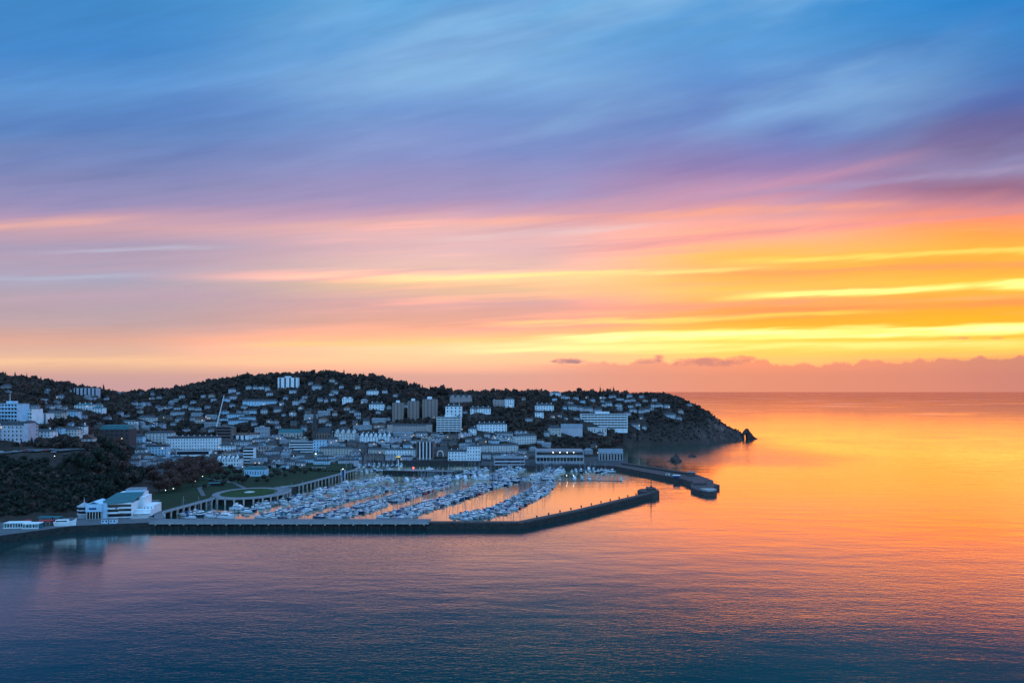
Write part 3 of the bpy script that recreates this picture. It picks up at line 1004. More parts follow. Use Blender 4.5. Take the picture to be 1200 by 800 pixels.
for k in range(12):
    a0, a1 = k / 12, (k + 1) / 12
    z0, z1 = 3.6 + 4.6 * math.sin(math.pi * a0), 3.6 + 4.6 * math.sin(math.pi * a1)
    b.add([(a0 * 26, -1.5, z0), (a1 * 26, -1.5, z1), (a1 * 26, 1.5, z1), (a0 * 26, 1.5, z0), (a0 * 26, -1.5, z0 + .8), (a1 * 26, -1.5, z1 + .8), (a1 * 26, 1.5, z1 + .8), (a0 * 26, 1.5, z0 + .8)],
          [(3, 2, 1, 0), (4, 5, 6, 7), (0, 1, 5, 4), (2, 3, 7, 6)])
b.build('arch', 'brown_brick', ab)
b = MB()
for k in range(13):
    z0 = 4.4 + 4.6 * math.sin(math.pi * k / 12)
    b.box(k / 12 * 26 - .08, k / 12 * 26 + .08, -1.45, -1.3, z0, z0 + 1.2)
    if k < 12:
        b.tube((k / 12 * 26, -1.38, z0 + 1.15), ((k + 1) / 12 * 26, -1.38, 5.55 + 4.6 * math.sin(math.pi * (k + 1) / 12)), .07, n=4)
b.build('railing', 'dark_metal', ab)

# rocks off the headland and the sea arch at its tip


def rock(name, label, loc, sx, sy, sz, seed, cat='rock'):
    r2 = random.Random(seed)
    b = MB()
    n, m = 14, 7
    vs_ = []
    for j in range(m + 1):
        f = j / m
        for k in range(n):
            a = 2 * math.pi * k / n
            rr = (1 - f ** 1.7) * (.72 + .5 * r2.random()) + .04
            vs_.append((sx * rr * math.cos(a) + sx * .15 * f, sy * rr * math.sin(a), -2 + (sz + 2) * f * (.85 + .3 * r2.random())))
    b.add(vs_, [(j * n + k, j * n + (k + 1) % n, (j + 1) * n + (k + 1) % n, (j + 1) * n + k) for j in range(m) for k in range(n)] + [tuple(m * n + k for k in range(n))])
    return tag(b.build(name, 'rock', None, loc), label, cat)


x, y = sea(791, 540.5)
rock('sea_rock', 'larger dark rock standing in the sea between far pier and headland', (x, y, 0), 9, 8, 11, 3)
x, y = sea(811, 535)
rock('sea_rock', 'low flat rock awash in the sea below the headland cliff', (x, y, 0), 9, 6, 4, 4)
x, y = sea(833, 520.5)
rock('sea_rock', 'small rock at the foot of the headland cliff, inshore of the arch', (x, y, 0), 8, 6, 4, 9)
# arch: an outline with a hole, given its own depth and roughened
outer = [(-16, -3), (-15, 5), (-13.5, 12), (-11, 18), (-8, 23), (-4, 27), (-1.5, 26.5), (.5, 22), (3, 17.5), (6, 13), (9, 8.5), (13, 4), (18, 1.4), (20, -3)]
hole = [(-10.5, -3), (-11.0, 3), (-10.8, 8), (-9.6, 13), (-8.0, 16), (-6.2, 15.4), (-5.2, 12), (-4.8, 8), (-4.4, 4), (-4.0, 1), (-3.8, -1), (-3.6, -2), (-3.2, -2.6), (-3, -3)]
ya = 1546.0
xa = (877.0 - 600) / FOC * ya
b = MB()
r2 = random.Random(8)
n = len(outer)
half = [6.5 + r2.random() * 2 for _ in outer]
vs_ = []
for s_ in (-1, 1):
    for i, (ox, oz) in enumerate(outer):
        vs_.append((ox + r2.uniform(-.6, .6), s_ * half[i] * (1 - .012 * oz), oz))
    for i, (hx, hz) in enumerate(hole):
        vs_.append((hx, s_ * half[i] * .9, hz))
fs = []
for i in range(n - 1):
    fs.append((i, i + 1, n + i + 1, n + i))
    fs.append((2 * n + i + 1, 2 * n + i, 3 * n + i, 3 * n + i + 1))
    fs.append((i + 1, i, 2 * n + i, 2 * n + i + 1))
    fs.append((n + i, n + i + 1, 3 * n + i + 1, 3 * n + i))
b.add(vs_, fs)
ra = b.build('rock_arch', 'rock', None, (xa, ya, 0))
ra.scale = (1, 1, .86)
tag(ra, 'natural rock arch with a pointed pinnacle at the tip of the headland', 'rock arch')

# ------------------------------------------------------------------ buildings
FOOT = []        # footprints that trees keep clear of: x, y, half width, base row, height in rows
LANDMARKS = []   # (column, row, short name) used when many small things are told apart
AUTO = []        # (object, lead words, tail words, column, row)
wb = MB()
wb.box(-.5, .5, -.02, .10, 0, 1, 0)
wb.box(-.42, .42, -.05, -.02, .07, .93, 1)
WIN = wb.mesh('window', ['white_frame', 'window_glass'])
wb = MB().box(-.5, .5, -.02, .10, 0, 1, 0)
wb.box(-.42, .42, -.05, -.02, .07, .93, 1)
WINLIT = wb.mesh('window', ['white_frame', 'lit_glass'])
WINDARK = MB().box(-.5, .5, -.05, .08, 0, 1, 0).mesh('window', 'window_glass')
DOOR = MB().box(-.5, .5, -.07, .08, 0, 1, 0).mesh('door', 'dark_metal')


def windows(root, W, wh, floors, cols, y=0.0, ww=None, hh=.56, plain=False, x0=0.0, z0=0.0, lit=.03, side=False, D=0.0, door=True):
    fh = wh / floors
    for f in range(floors):
        for c in range(cols):
            wx = x0 + (-W / 2 + W * (c + .5) / cols)
            w_ = ww or min(1.7, W / cols * .56)
            me = WINLIT if rnd.random() < lit else (WINDARK if plain else WIN)
            if f == 0 and door and c == cols // 2 and not side:
                put('door', DOOR, root, (wx, y, z0 + .05), (min(1.5, W / cols * .7), 1, min(2.4, fh * .78)))
                continue
            if side:   # the flank that faces the middle of the view
                sx = W * side
                o = put('window', me, root, (sx, D * (c + .5) / cols, z0 + fh * f + fh * (1 - hh) * .55), (min(1.6, D / cols * .5), 1, fh * hh), math.pi / 2 if side > 0 else -math.pi / 2)
            else:
                put('window', me, root, (wx, y, z0 + fh * f + fh * (1 - hh) * .55), (w_, 1, fh * hh))


def gable_roof(b, x0, x1, y0, y1, z, rh, along='x', over=.5, mi=0, hip=0.0):
    x0, x1, y0, y1 = x0 - over, x1 + over, y0 - over, y1 + over
    if along == 'x':
        my, h = (y0 + y1) / 2, hip
        vs_ = [(x0, y0, z), (x1, y0, z), (x1, y1, z), (x0, y1, z), (x0 + h, my, z + rh), (x1 - h, my, z + rh)]
        fs = [(0, 1, 5, 4), (2, 3, 4, 5), (0, 4, 3), (1, 2, 5), (3, 2, 1, 0)]
    else:
        mx, h = (x0 + x1) / 2, hip
        vs_ = [(x0, y0, z), (x1, y0, z), (x1, y1, z), (x0, y1, z), (mx, y0 + h, z + rh), (mx, y1 - h, z + rh)]
        fs = [(0, 4, 5, 3), (1, 2, 5, 4), (0, 1, 4), (2, 3, 5), (3, 2, 1, 0)]
    b.add(vs_, fs, mi)


def building(name, label, cat, px, py, w, h, floors=2, cols=4, wall='white_render', roof='flat', rmat=None, yaw=0.0, depth=None, rhf=.3,
             style='grid', chim=0, gables=0, group=None, short=None, hh=.56, lift=0.0, flank=True, plant=False, band=None, Y=None, towers=0):
    if Y is None:
        X, Y, z = place(px, py)
    else:
        X = (px - 600) / FOC * Y
        z = CAM_H - (py - HORIZON) * Y / FOC
    s = Y / FOC
    W, Ht = w * s, h * s
    D = depth or max(7.0, min(15.0, W * .55))
    rh = 0.0 if roof == 'flat' else Ht * rhf
    wh = Ht - rh
    if roof in ('gable', 'mansard', 'hip') and W > 24 and style in ('bays', 'grid'):
        chim = max(chim, int(W / 8))
    root = thing(name, label, cat, (X, Y, z + lift), R(yaw), group)
    root['category'] = cat
    tiny = w < 5.5
    b = MB().box(-W / 2, W / 2, 0, D, -7, wh)
    if not tiny:
        b.box(-W / 2 - .12, W / 2 + .12, -.12, D + .12, wh - .45, wh - .05)
    if roof == 'front' or (roof == 'gable' and rh):
        pass
    b.build('wall', wall, root)
    r = MB()
    rm = rmat or ('felt_roof' if roof == 'flat' else 'slate')
    if roof == 'flat':
        r.box(-W / 2 - .3, W / 2 + .3, -.3, D + .3, wh, wh + .35)
    elif roof == 'gable':
        gable_roof(r, -W / 2, W / 2, 0, D, wh + .02, rh)
    elif roof == 'hip':
        gable_roof(r, -W / 2, W / 2, 0, D, wh + .02, rh, hip=min(D * .5, W * .4))
    elif roof == 'front':
        gable_roof(r, -W / 2, W / 2, 0, D, wh + .02, rh, along='y')
    elif roof == 'mansard':
        r.box(-W / 2 - .2, W / 2 + .2, -.2, D + .2, wh + .02, wh + rh, 0, min(rh * .55, D * .3))
    ro = r.build('roof', rm, root)
    if roof == 'front' and not tiny:   # rendered gable end under the verge
        MB().add([(-W / 2, -.02, wh), (W / 2, -.02, wh), (0, -.02, wh + rh * .92), (-W / 2, .2, wh), (W / 2, .2, wh), (0, .2, wh + rh * .92)],
                 [(0, 1, 2), (5, 4, 3), (0, 3, 4, 1), (1, 4, 5, 2), (2, 5, 3, 0)]).build('gable', wall, root)
    for k in range(chim):
        cx = -W / 2 + W * (k + .5) / chim if chim > 1 else W * .3
        MB().box(cx - .6, cx + .6, D * .45, D * .45 + .9, wh, wh + rh + 1.4).build('chimney', 'brown_brick' if wall != 'white_render' else 'white_render', ro)
    for k in range(gables):
        gx = -W / 2 + W * (k + .5) / gables
        gw = W / gables * .33
        d = MB().box(gx - gw, gx + gw, -.35, D * .4, wh - .5, wh + rh * .35)
        d.add([(gx - gw, -.35, wh + rh * .35), (gx + gw, -.35, wh + rh * .35), (gx, -.35, wh + rh * .9), (gx - gw, D * .4, wh + rh * .35), (gx + gw, D * .4, wh + rh * .35), (gx, D * .4, wh + rh * .9)],
              [(0, 1, 2), (0, 2, 5, 3), (1, 4, 5, 2)])
        d.build('dormer', wall, root)
    if plant:
        MB().box(-W * .18, W * .12, D * .3, D * .75, wh + .35, wh + .35 + max(2.2, Ht * .12)).build('plant_room', band or wall, root)
    for k in range(towers):
        tx = -W / 2 + W * (0 if k == 0 else 1)
        tw = max(1.6, W * .07)
        b = MB().box(tx - tw, tx + tw, -1.2, D * .6, -6, wh + rh * .6)
        gable_roof(b, tx - tw, tx + tw, -1.2, D * .6, wh + rh * .6 + .02, tw * 1.1, along='y', over=.1, mi=1)
        b.build('corner_tower', [wall, rm], root)
    if style == 'grid':
        windows(root, W, wh, floors, cols, hh=hh)
        if flank and w > 16:
            windows(root, W, wh, floors, max(2, int(D / 4)), hh=hh, side=.5 if px < 600 else -.5, D=D)
    elif style == 'dark':
        windows(root, W, wh, floors, cols, hh=hh, plain=True)
    elif style == 'balcony':
        fh = wh / floors
        bw = MB().box(-W * .48, W * .48, -.06, .02, 0, fh * .5).mesh('window_band', 'window_glass')
        bb = MB().box(-W * .5, W * .5, -1.5, -.1, 0, .25).box(-W * .5, W * .5, -1.5, -1.38, .25, fh * .36).mesh('balcony', band or wall)
        for f in range(floors):
            put('window_band', bw, root, (0, 0, fh * f + fh * .32))
            if f:
                put('balcony', bb, root, (0, 0, fh * f))
        pm = MB().box(-.22, .22, -1.45, .02, 0, wh).mesh('pier', wall)
        for c in range(cols + 1):
            put('pier', pm, root, (-W / 2 + .22 + (W - .44) * c / cols, 0, 0))
    elif style == 'strip':
        fh = wh / floors
        bw = MB().box(-W * .485, W * .485, -.06, .02, 0, fh * hh).mesh('window_band', 'window_glass')
        for f in range(floors):
            put('window_band', bw, root, (0, 0, fh * f + fh * .3))
    elif style == 'bays':
        bm_ = MB().box(-.5, .5, -.35, .02, 0, wh * .96).mesh('bay', wall)
        for c in range(cols):
            wx = -W / 2 + W * (c + .5) / cols
            put('bay', bm_, root, (wx, 0, 0), (W / cols * .42, 1, 1))
            for f in range(floors):
                put('window', WINLIT if rnd.random() < .01 else WINDARK, root, (wx, -.35, wh / floors * (f + .3)), (W / cols * .28, 1, wh / floors * .5))
    elif style == 'pilasters':
        pm = MB().box(-.5, .5, -.6, .02, 0, wh * .97).mesh('pilaster', band or 'white_render')
        gm = MB().box(-.5, .5, -.1, .02, 0, wh * .8).mesh('window_strip', 'window_glass')
        for c in range(cols):
            wx = -W / 2 + W * (c + .5) / cols
            put('window_strip', gm, root, (wx, 0, wh * .12), (W / cols * .4, 1, 1))
        for c in range(1, cols):
            put('pilaster', pm, root, (-W / 2 + W * c / cols, 0, 0), (W / cols * .26, 1, 1))
    elif style == 'slots':
        fh = wh / floors
        sm = MB().box(-.5, .5, -.12, .02, 0, wh * .94).mesh('stair_strip', 'window_glass')
        for c in range(cols):
            put('stair_strip', sm, root, (-W / 2 + W * (c + .5) / cols, 0, wh * .03), (W / cols * .34, 1, 1))
    FOOT.append((X, Y, W / 2, py, h, .22 if cat != 'house' else rnd.uniform(.2, .62)))
    if short:
        LANDMARKS.append((px, py - h * .5, short))
    return root


B = building
# clifftop hotels on the far left
bh = B('hotel', 'big pale blue clifftop hotel with five balconied storeys and a roof mast', 'hotel', 8, 495, 30, 22, 5, 7, 'sky_render', style='balcony', yaw=-8, depth=14, plant=True, short='the blue clifftop hotel')
MB().tube((-2, 6, 20), (-2, 6, 31), .3, .15, 6).build('mast', 'white_frame', bh)
B('hotel', 'white balconied wing joined to the right of the blue clifftop hotel', 'hotel', 31, 496, 17, 17, 4, 5, 'white_render', style='balcony', yaw=-8, depth=13)
B('hotel', 'white hotel end block with dark glazed bays at the wing of the clifftop hotels', 'hotel', 47, 496, 15, 11.5, 3, 4, 'white_render', style='slots', depth=12)
B('grand_hotel', 'lilac stone grand hotel with gabled end towers below the blue clifftop hotel', 'hotel', 15, 519, 33, 23, 4, 7, 'lilac_render', 'mansard', rhf=.18, towers=2, depth=16, chim=3, short='the lilac grand hotel')
B('villa', 'low white villa with a wide terrace right of the lilac grand hotel', 'villa', 47, 512, 24, 9, 2, 6, 'white_render', 'hip', chim=1, short='the terraced white villa')
B('villa', 'long white guest house with blue end pavilion under the clifftop trees', 'villa', 80, 510, 20, 9, 2, 6, 'warm_render', 'hip', chim=2, short='the white guest house')
B('villa', 'tall white gabled house at the right end of the clifftop guest house', 'villa', 94.5, 508, 9, 11, 3, 3, 'white_render', 'front', chim=1)
B('villa', 'blue roofed pavilion left of the clifftop guest house', 'villa', 68, 507, 9, 7, 2, 3, 'sky_render', 'hip')
B('house', 'brown roofed house with a bright white gable below the guest house', 'house', 102, 519, 14, 9, 2, 3, 'warm_render', 'front', 'tile_roof', rhf=.5, chim=1)
B('terrace', 'cream terrace of hillside houses behind the clifftop hotels', 'terrace', 64, 489, 17, 8, 2, 6, 'cream_render', 'gable', chim=2, short='the cream hillside terrace')
B('terrace', 'blue grey terrace beside the cream hillside terrace', 'terrace', 81, 487, 17, 7, 2, 5, 'sky_render', 'gable', chim=2)
B('villa', 'white Italianate villa with teal roof high on the left hillside', 'villa', 97, 480, 20, 7, 2, 6, 'white_render', 'hip', 'copper_roof', short='the teal roofed villa')
B('villa', 'bright white villa stepped below the teal roofed hillside villa', 'villa', 114, 484, 13, 8, 2, 4, 'white_render', 'hip', 'copper_roof', chim=1)
B('apartment_block', 'striped apartment block of pale bays on the left skyline', 'apartment block', 100, 463.5, 27, 9, 3, 6, 'lilac_render', style='slots', depth=12, short='the striped skyline block')
B('theatre', 'large dark hall with a teal roof on the left slope', 'hall', 134, 516, 33, 18, 3, 6, 'dark_brick', 'mansard', 'copper_roof', rhf=.28, style='dark', hh=.3, yaw=6, depth=22, short='the dark teal hall')
B('house', 'white cottage row above the dark teal hall', 'house', 151, 497, 14, 5, 1, 4, 'white_render', 'gable', rhf=.4)
B('bungalow', 'long cream bungalow in the trees above the pale terraces', 'bungalow', 171, 493, 18, 6, 1, 6, 'warm_render', 'gable', rhf=.4, chim=1, short='the cream bungalow')
# the pale terraces above the gardens
B('terrace', 'cream seafront terrace of tall bays above the blue fronted row', 'terrace', 186, 520, 30, 14, 4, 8, 'warm_render', 'mansard', style='bays', rhf=.16, yaw=8, chim=3, short='the cream seafront terrace')
B('house', 'blue corner house at the left end of the cream seafront terrace', 'house', 160, 521, 14, 13, 3, 4, 'sky_render', 'hip', chim=1)
B('terrace', 'bright blue fronted seafront row with three storeys', 'terrace', 183, 533, 24, 12, 3, 7, 'sky_render', 'mansard', rhf=.2, yaw=8, chim=2, short='the bright blue row')
B('house', 'small white house at the left end of the bright blue row', 'house', 164, 533, 12, 8, 2, 3, 'white_render', 'hip')
B('hotel', 'long white hotel with many tall windows and a row of chimneys', 'hotel', 226, 528, 58, 17, 4, 19, 'white_render', 'mansard', rhf=.15, style='bays', yaw=8, depth=13, chim=4, short='the long white hotel')
B('shops', 'low white flat roofed shops below the long white hotel', 'shops', 226, 534.5, 37, 6.5, 1, 9, 'white_render', style='strip', yaw=6, short='the low white shops')
B('building_site', 'half built grey concrete frame with open floors behind the long white hotel', 'building', 262, 518, 17, 18, 5, 4, 'brown_brick', style='strip', hh=.62, depth=14, plant=True, short='the half built block')
B('tower', 'slim brown stair tower beside the half built block', 'tower', 273, 518, 5, 17, 5, 1, 'brown_brick', depth=5)
B('house', 'white house with black gaping windows and a brown roof', 'house', 281, 518, 16, 11, 2, 3, 'white_render', 'gable', 'tile_roof', rhf=.25, style='slots', short='the black windowed house')
B('terrace', 'white terrace with small square windows stepping up behind the gaping house', 'terrace', 294, 516, 15, 9, 2, 6, 'white_render', 'gable', 'tile_roof', rhf=.25)
B('office', 'pale grey office with a stair head on its flat roof', 'office', 306, 514, 15, 13, 3, 4, 'grey_render', plant=True, depth=12, short='the grey office')
B('house', 'white stepped houses right below the long white hotel end', 'house', 264, 528, 18, 8, 2, 5, 'white_render', 'hip', chim=1)
B('office', 'striped pale office of five window bands above the gardens', 'office', 291, 543, 12, 18, 5, 3, 'white_render', style='strip', depth=10, short='the striped office')
B('shop', 'pinkish flat fronted building beside the striped office', 'shop', 309, 532, 13, 9, 2, 4, 'pink_stone', style='dark')
B('terrace', 'white gabled pavilion row behind the park trees', 'terrace', 267, 546, 26, 12, 2, 8, 'white_render', 'gable', gables=5, rhf=.3, short='the gabled pavilion')
B('pavilion', 'low pale blue pavilion with a teal roof at the garden edge', 'pavilion', 298, 558, 24, 11, 1, 8, 'sky_render', 'mansard', 'copper_roof', rhf=.3, style='bays', depth=14, short='the low garden pavilion')
B('hall', 'long low hall with a teal roof below the wooded hill', 'hall', 340, 512, 28, 9, 1, 8, 'cream_render', 'gable', 'copper_roof', rhf=.45, depth=14, short='the teal roofed hall')
B('office', 'white modern building with long window bands and a taller right wing', 'office', 353, 530, 28, 12, 4, 5, 'white_render', style='strip', yaw=4, depth=14, short='the white banded office')
B('office', 'bright blue white annexe right of the banded office', 'office', 374, 530, 14, 14, 4, 4, 'sky_render', depth=12)
B('terrace', 'dark red brick shops beside the cream bay terrace', 'shops', 381, 531, 10, 8, 2, 3, 'brown_brick', 'gable', rhf=.3)
B('apartment_block', 'pale hilltop apartment block with four dark vertical strips on the skyline', 'apartment block', 337, 455, 23, 12.5, 5, 4, 'white_render', style='slots', depth=14, plant=True, short='the pale hilltop block')
B('terrace', 'long pale blue terrace high on the middle hill', 'terrace', 304, 475.5, 38, 7.5, 2, 12, 'sky_render', 'gable', rhf=.3, yaw=6, chim=4, short='the long pale terrace')
# the brown tower blocks and their neighbours
B('tower_block', 'leftmost of three brown tower blocks, nine storeys with pale balconies', 'tower block', 466, 494, 12.5, 22, 9, 3, 'tower_brick', depth=13, plant=True, style='bays', band='white_render', short='the left tower block')
B('tower_block', 'middle one of three brown tower blocks on the wooded slope', 'tower block', 484, 492.5, 13, 22.5, 9, 3, 'tower_brick', depth=13, plant=True, style='bays', band='white_render')
B('tower_block', 'rightmost and tallest of three brown tower blocks, with a white crown', 'tower block', 503.5, 492, 17, 24, 9, 4, 'tower_brick', depth=14, plant=True, style='bays', band='white_render', short='the tallest tower block')
B('terrace', 'long pinkish stone terrace with end pavilions under the three tower blocks', 'terrace', 480, 506.5, 46, 10, 3, 14, 'pink_stone', 'gable', rhf=.22, towers=2, depth=11, short='the pinkish stone terrace')
B('apartment_block', 'white seven storey block ringed with balconies right of the tower blocks', 'apartment block', 526, 508, 28.5, 19, 7, 6, 'white_render', style='balcony', depth=14, plant=True, short='the balconied white block')
B('hotel', 'white bay fronted house above the balconied white block', 'hotel', 531.5, 488, 19, 14, 3, 4, 'white_render', 'hip', style='bays', rhf=.15, Y=1215)
B('mansion', 'brown stone mansion with many gables on the skyline', 'mansion', 540, 472, 26, 9.5, 2, 7, 'pink_stone', 'gable', gables=4, rhf=.35, chim=3, short='the gabled mansion')
B('villa', 'white villa with a projecting wing left of the tower blocks', 'villa', 441, 480, 17, 8.5, 2, 5, 'white_render', 'hip', chim=1, short='the winged villa')
B('villa', 'white square villa on the middle hill under the skyline trees', 'villa', 436, 463, 13, 7, 2, 4, 'white_render', 'hip', chim=1, short='the square villa')
B('villa', 'white twin gabled house alone in the woods of the middle hill', 'villa', 407, 472, 12, 7, 2, 4, 'white_render', 'gable', gables=2, short='the twin gabled house')
B('terrace', 'dormered hillside terrace with grey gables, left half', 'terrace', 405, 517, 26, 14, 3, 8, 'warm_render', 'gable', gables=4, rhf=.35, chim=3, short='the dormered terrace')
B('terrace', 'white gabled hillside terrace of pointed bays above the brown pilastered tower', 'terrace', 440, 518, 37, 11, 3, 11, 'white_render', 'gable', gables=7, rhf=.42, short='the pointed bay terrace')
# harbour front
B('terrace', 'cream harbour terrace of tall white bays behind the inner harbour', 'terrace', 393, 534, 38, 10.5, 3, 12, 'cream_render', 'gable', style='bays', rhf=.2, chim=5, depth=11, short='the cream bay terrace')
B('terrace', 'beige harbour front terrace right of the cream bays', 'terrace', 442, 534, 21, 9.5, 3, 7, 'cream_render', 'gable', rhf=.2, chim=3, depth=11, short='the beige harbour terrace')
B('house', 'tall dark brick house between two harbour terraces', 'house', 427, 534, 7, 11, 4, 2, 'dark_brick', 'gable', rhf=.2)
B('hotel', 'lilac white harbour hotel left of the pilastered brick tower', 'hotel', 469, 536.5, 35, 11, 3, 11, 'white_render', 'gable', style='bays', rhf=.2, chim=4, depth=12, short='the lilac white hotel')
B('tower', 'tall brown brick building striped with white pilasters on the harbour front', 'building', 498, 539, 20, 22, 6, 5, 'brown_brick', style='pilasters', depth=14, plant=True, short='the pilastered tower')
B('cafe', 'brown facade with a round white arch beside the pilastered tower', 'cafe', 516, 535, 17, 11, 2, 4, 'brown_brick', 'gable', rhf=.2, short='the arched facade')
B('terrace', 'white harbour houses with dark ground floor right of the arched facade', 'terrace', 536, 540, 22, 13, 3, 6, 'white_render', 'gable', style='bays', rhf=.2, chim=3, depth=11, short='the white harbour houses')
B('hotel', 'tall white corner building with narrow windows on the harbour front', 'hotel', 555, 543, 16, 19, 4, 5, 'white_render', 'hip', style='bays', rhf=.12, depth=12, chim=1, short='the tall corner building')
B('terrace', 'long pale terrace climbing right from the tall corner building', 'terrace', 586, 530, 44, 10, 3, 14, 'warm_render', 'gable', style='bays', rhf=.2, yaw=14, chim=5, depth=10, short='the climbing terrace')
B('terrace', 'pinkish crescent terrace at the bend of the harbour road', 'terrace', 617, 521, 26, 12, 3, 8, 'warm_render', 'gable', style='bays', rhf=.2, yaw=26, chim=4, depth=10, short='the pinkish crescent')
B('warehouse', 'low lilac quay building with a flat roof beside the moored yachts', 'building', 597, 545, 36, 8, 2, 10, 'lilac_render', style='strip', depth=14, yaw=2, short='the low quay building')
B('hotel', 'white terraced hotel stepping along the grassy slope', 'hotel', 577, 507, 35, 12, 3, 10, 'white_render', 'hip', style='bays', rhf=.2, yaw=14, chim=2, depth=11, short='the white sloping hotel')
B('house', 'white house with a low annexe left of the sloping hotel', 'house', 553.5, 510, 9, 10, 2, 3, 'white_render', 'hip', chim=1)
B('castle', 'pale turreted villa like a small castle on the right hill', 'villa', 589, 476.5, 20, 8, 2, 6, 'pink_stone', 'flat', towers=2, depth=10, short='the turreted villa')
B('villa', 'tall white bay villa joined to the turreted villa', 'villa', 597, 478, 11, 12, 3, 4, 'white_render', 'hip', style='bays', rhf=.15)
B('terrace', 'low white terrace on the grass below the turreted villa', 'terrace', 563, 484, 24, 7, 2, 8, 'white_render', 'gable', rhf=.3, chim=2, short='the low hill terrace')
# big hotel on the headland
B('hotel', 'long white six storey headland hotel with rows of balconies', 'hotel', 708, 503, 55, 18, 6, 14, 'white_render', style='balcony', depth=16, plant=True, short='the headland hotel')
B('hotel_wing', 'blank lilac wing with a sloping roof left of the headland hotel', 'building', 670, 511, 25, 14, 2, 4, 'lilac_render', 'gable', 'lead_roof', style='none', rhf=.3, depth=16, yaw=-4, short='the blank lilac wing')
B('villa', 'pale cream villa left of the blank lilac wing', 'villa', 650, 510, 15, 12, 2, 4, 'cream_render', 'hip', chim=1, short='the cream villa')
B('house', 'white pool house below the headland hotel', 'house', 700, 508, 22, 7, 1, 7, 'warm_render', 'flat')
B('boathouse', 'grey quay building with a long lilac roof at the root of the far pier', 'building', 716, 540, 28, 14, 2, 8, 'grey_render', 'gable', 'lead_roof', rhf=.35, style='pilasters', band='pink_stone', depth=18, Y=1004, yaw=-3, short='the lilac roofed quay building')
B('house', 'white stone house on the headland skyline among conifers', 'house', 651, 464, 13, 5.5, 2, 5, 'white_render', 'hip', short='the skyline house')
B('villa', 'white modern villa stepping down the right hill', 'villa', 638, 481, 22, 8, 2, 7, 'white_render', 'hip', short='the stepping villa')
B('villa', 'white flat fronted house below the stepping villa', 'villa', 632, 489, 10, 8, 2, 3, 'white_render', 'gable', rhf=.3)

# marina building with lit terrace lamps
mp = B('restaurant', 'glassy two storey marina restaurant with a row of lit terrace lamps', 'restaurant', 656, 542, 56, 14, 2, 16, 'grey_render', 'flat', 'lead_roof', style='strip', hh=.5, depth=34, Y=958, short='the marina restaurant')
mW, mS = 56 * 958 / FOC, 958 / FOC
for k in range(15):
    put('column', MB().tube((0, 0, 0), (0, 0, 9.5), .22, n=6).mesh('column', 'white_frame'), mp, (-mW / 2 + 1 + k * (mW - 2) / 14, -4.0, 0))
MB().box(-mW / 2 - 1, mW / 2 + 1, -5.2, .6, 7.6, 8.0).build('canopy', 'felt_roof', mp)
railing([(-mW / 2, -5.0), (mW / 2, -5.0)], 8.0, 1.1, 2.0, .06).build('railing', 'white_frame', mp)
lm = MB().lathe([(.3, 0), (.62, .25), (.62, .75), (.3, 1.0)], n=8).mesh('lamp', 'lamp_glow')
for px in (648, 656, 664.5, 672):
    put('lamp', lm, mp, ((px - 600) / FOC * 958 - mp.location.x, -3.0, 14.2))
# church with spire
X, Y, z = place(368, 516)
ch = thing('church', 'dark stone church with a tall pointed spire below the wooded hill', 'church', (X, Y, z))
s = Y / FOC
MB().box(-3.6, 3.6, 0, 8, -6, 18 * s).build('tower', 'dark_brick', ch)
MB().add([(-3.4, .2, 18 * s), (3.4, .2, 18 * s), (3.4, 7.8, 18 * s), (-3.4, 7.8, 18 * s), (0, 4, 40 * s)], [(0, 1, 4), (1, 2, 4), (2, 3, 4), (3, 0, 4)]).build('spire', 'slate', ch)
MB().box(3.6, 26, .5, 11, -6, 9 * s).build('nave', 'brown_brick', ch)
b = MB()
gable_roof(b, 3.6, 26, .5, 11, 9 * s + .02, 6 * s)
b.build('roof', 'slate', ch)
for k in range(5):
    put('window', WINDARK, ch, (6 + k * 4.4, .5, 3), (1.2, 1, 6))
put('window', WINDARK, ch, (0, 0, 15), (1.2, 1, 5))
FOOT.append((X, Y, 14, 516, 20, .3))
LANDMARKS.append((368, 500, 'the spired church'))
# white arch on the cafe front
X, Y, z = place(516, 535)
o = [q for q in col.objects if q.name.startswith('cafe')][0]
b = MB()
for k in range(12):
    a0, a1 = math.pi * k / 12, math.pi * (k + 1) / 12
    b.add([(r_ * math.cos(a), yy, 4.5 + r_ * math.sin(a)) for yy in (-.7, .05) for a in (a0, a1) for r_ in (3.6, 5.0)],
          [(0, 1, 3, 2), (6, 7, 5, 4), (1, 5, 7, 3), (0, 2, 6, 4)])
b.box(-5, -3.6, -.7, .05, 0, 4.5).box(3.6, 5, -.7, .05, 0, 4.5)
b.build('arch', 'white_render', o)
# crane
X, Y, z = place(253, 503)
z = max(z, 14)
cr = thing('mobile_crane', 'pale telescopic crane boom rising above the half built block', 'crane', (X, Y + 4, z))
q_ = Y / FOC
MB().tube((-1, 0, 3), (-1 + 4.6 * q_, 0, 3 + 19 * q_), 1.1, .95, 4).build('boom', 'white_frame', cr)
MB().tube((-1 + 4.5 * q_, 0, 3 + 18.6 * q_), (-1 + 9.2 * q_, 0, 3 + 38 * q_), .85, .55, 4).build('jib', 'white_frame', cr)
MB().box(-4.5, 4, -1.6, 1.6, .6, 2.6).build('chassis', 'canvas_cream', cr)
MB().box(2.2, 4.4, -1.3, 1.3, 2.6, 4.2).build('cab', 'canvas_cream', cr)
wm = MB().tube((0, -1.8, .7), (0, 1.8, .7), .7, n=10).mesh('wheel', 'tyre_rubber')
for k in range(4):
    put('wheel', wm, cr, (-3.6 + k * 2.3, 0, 0))

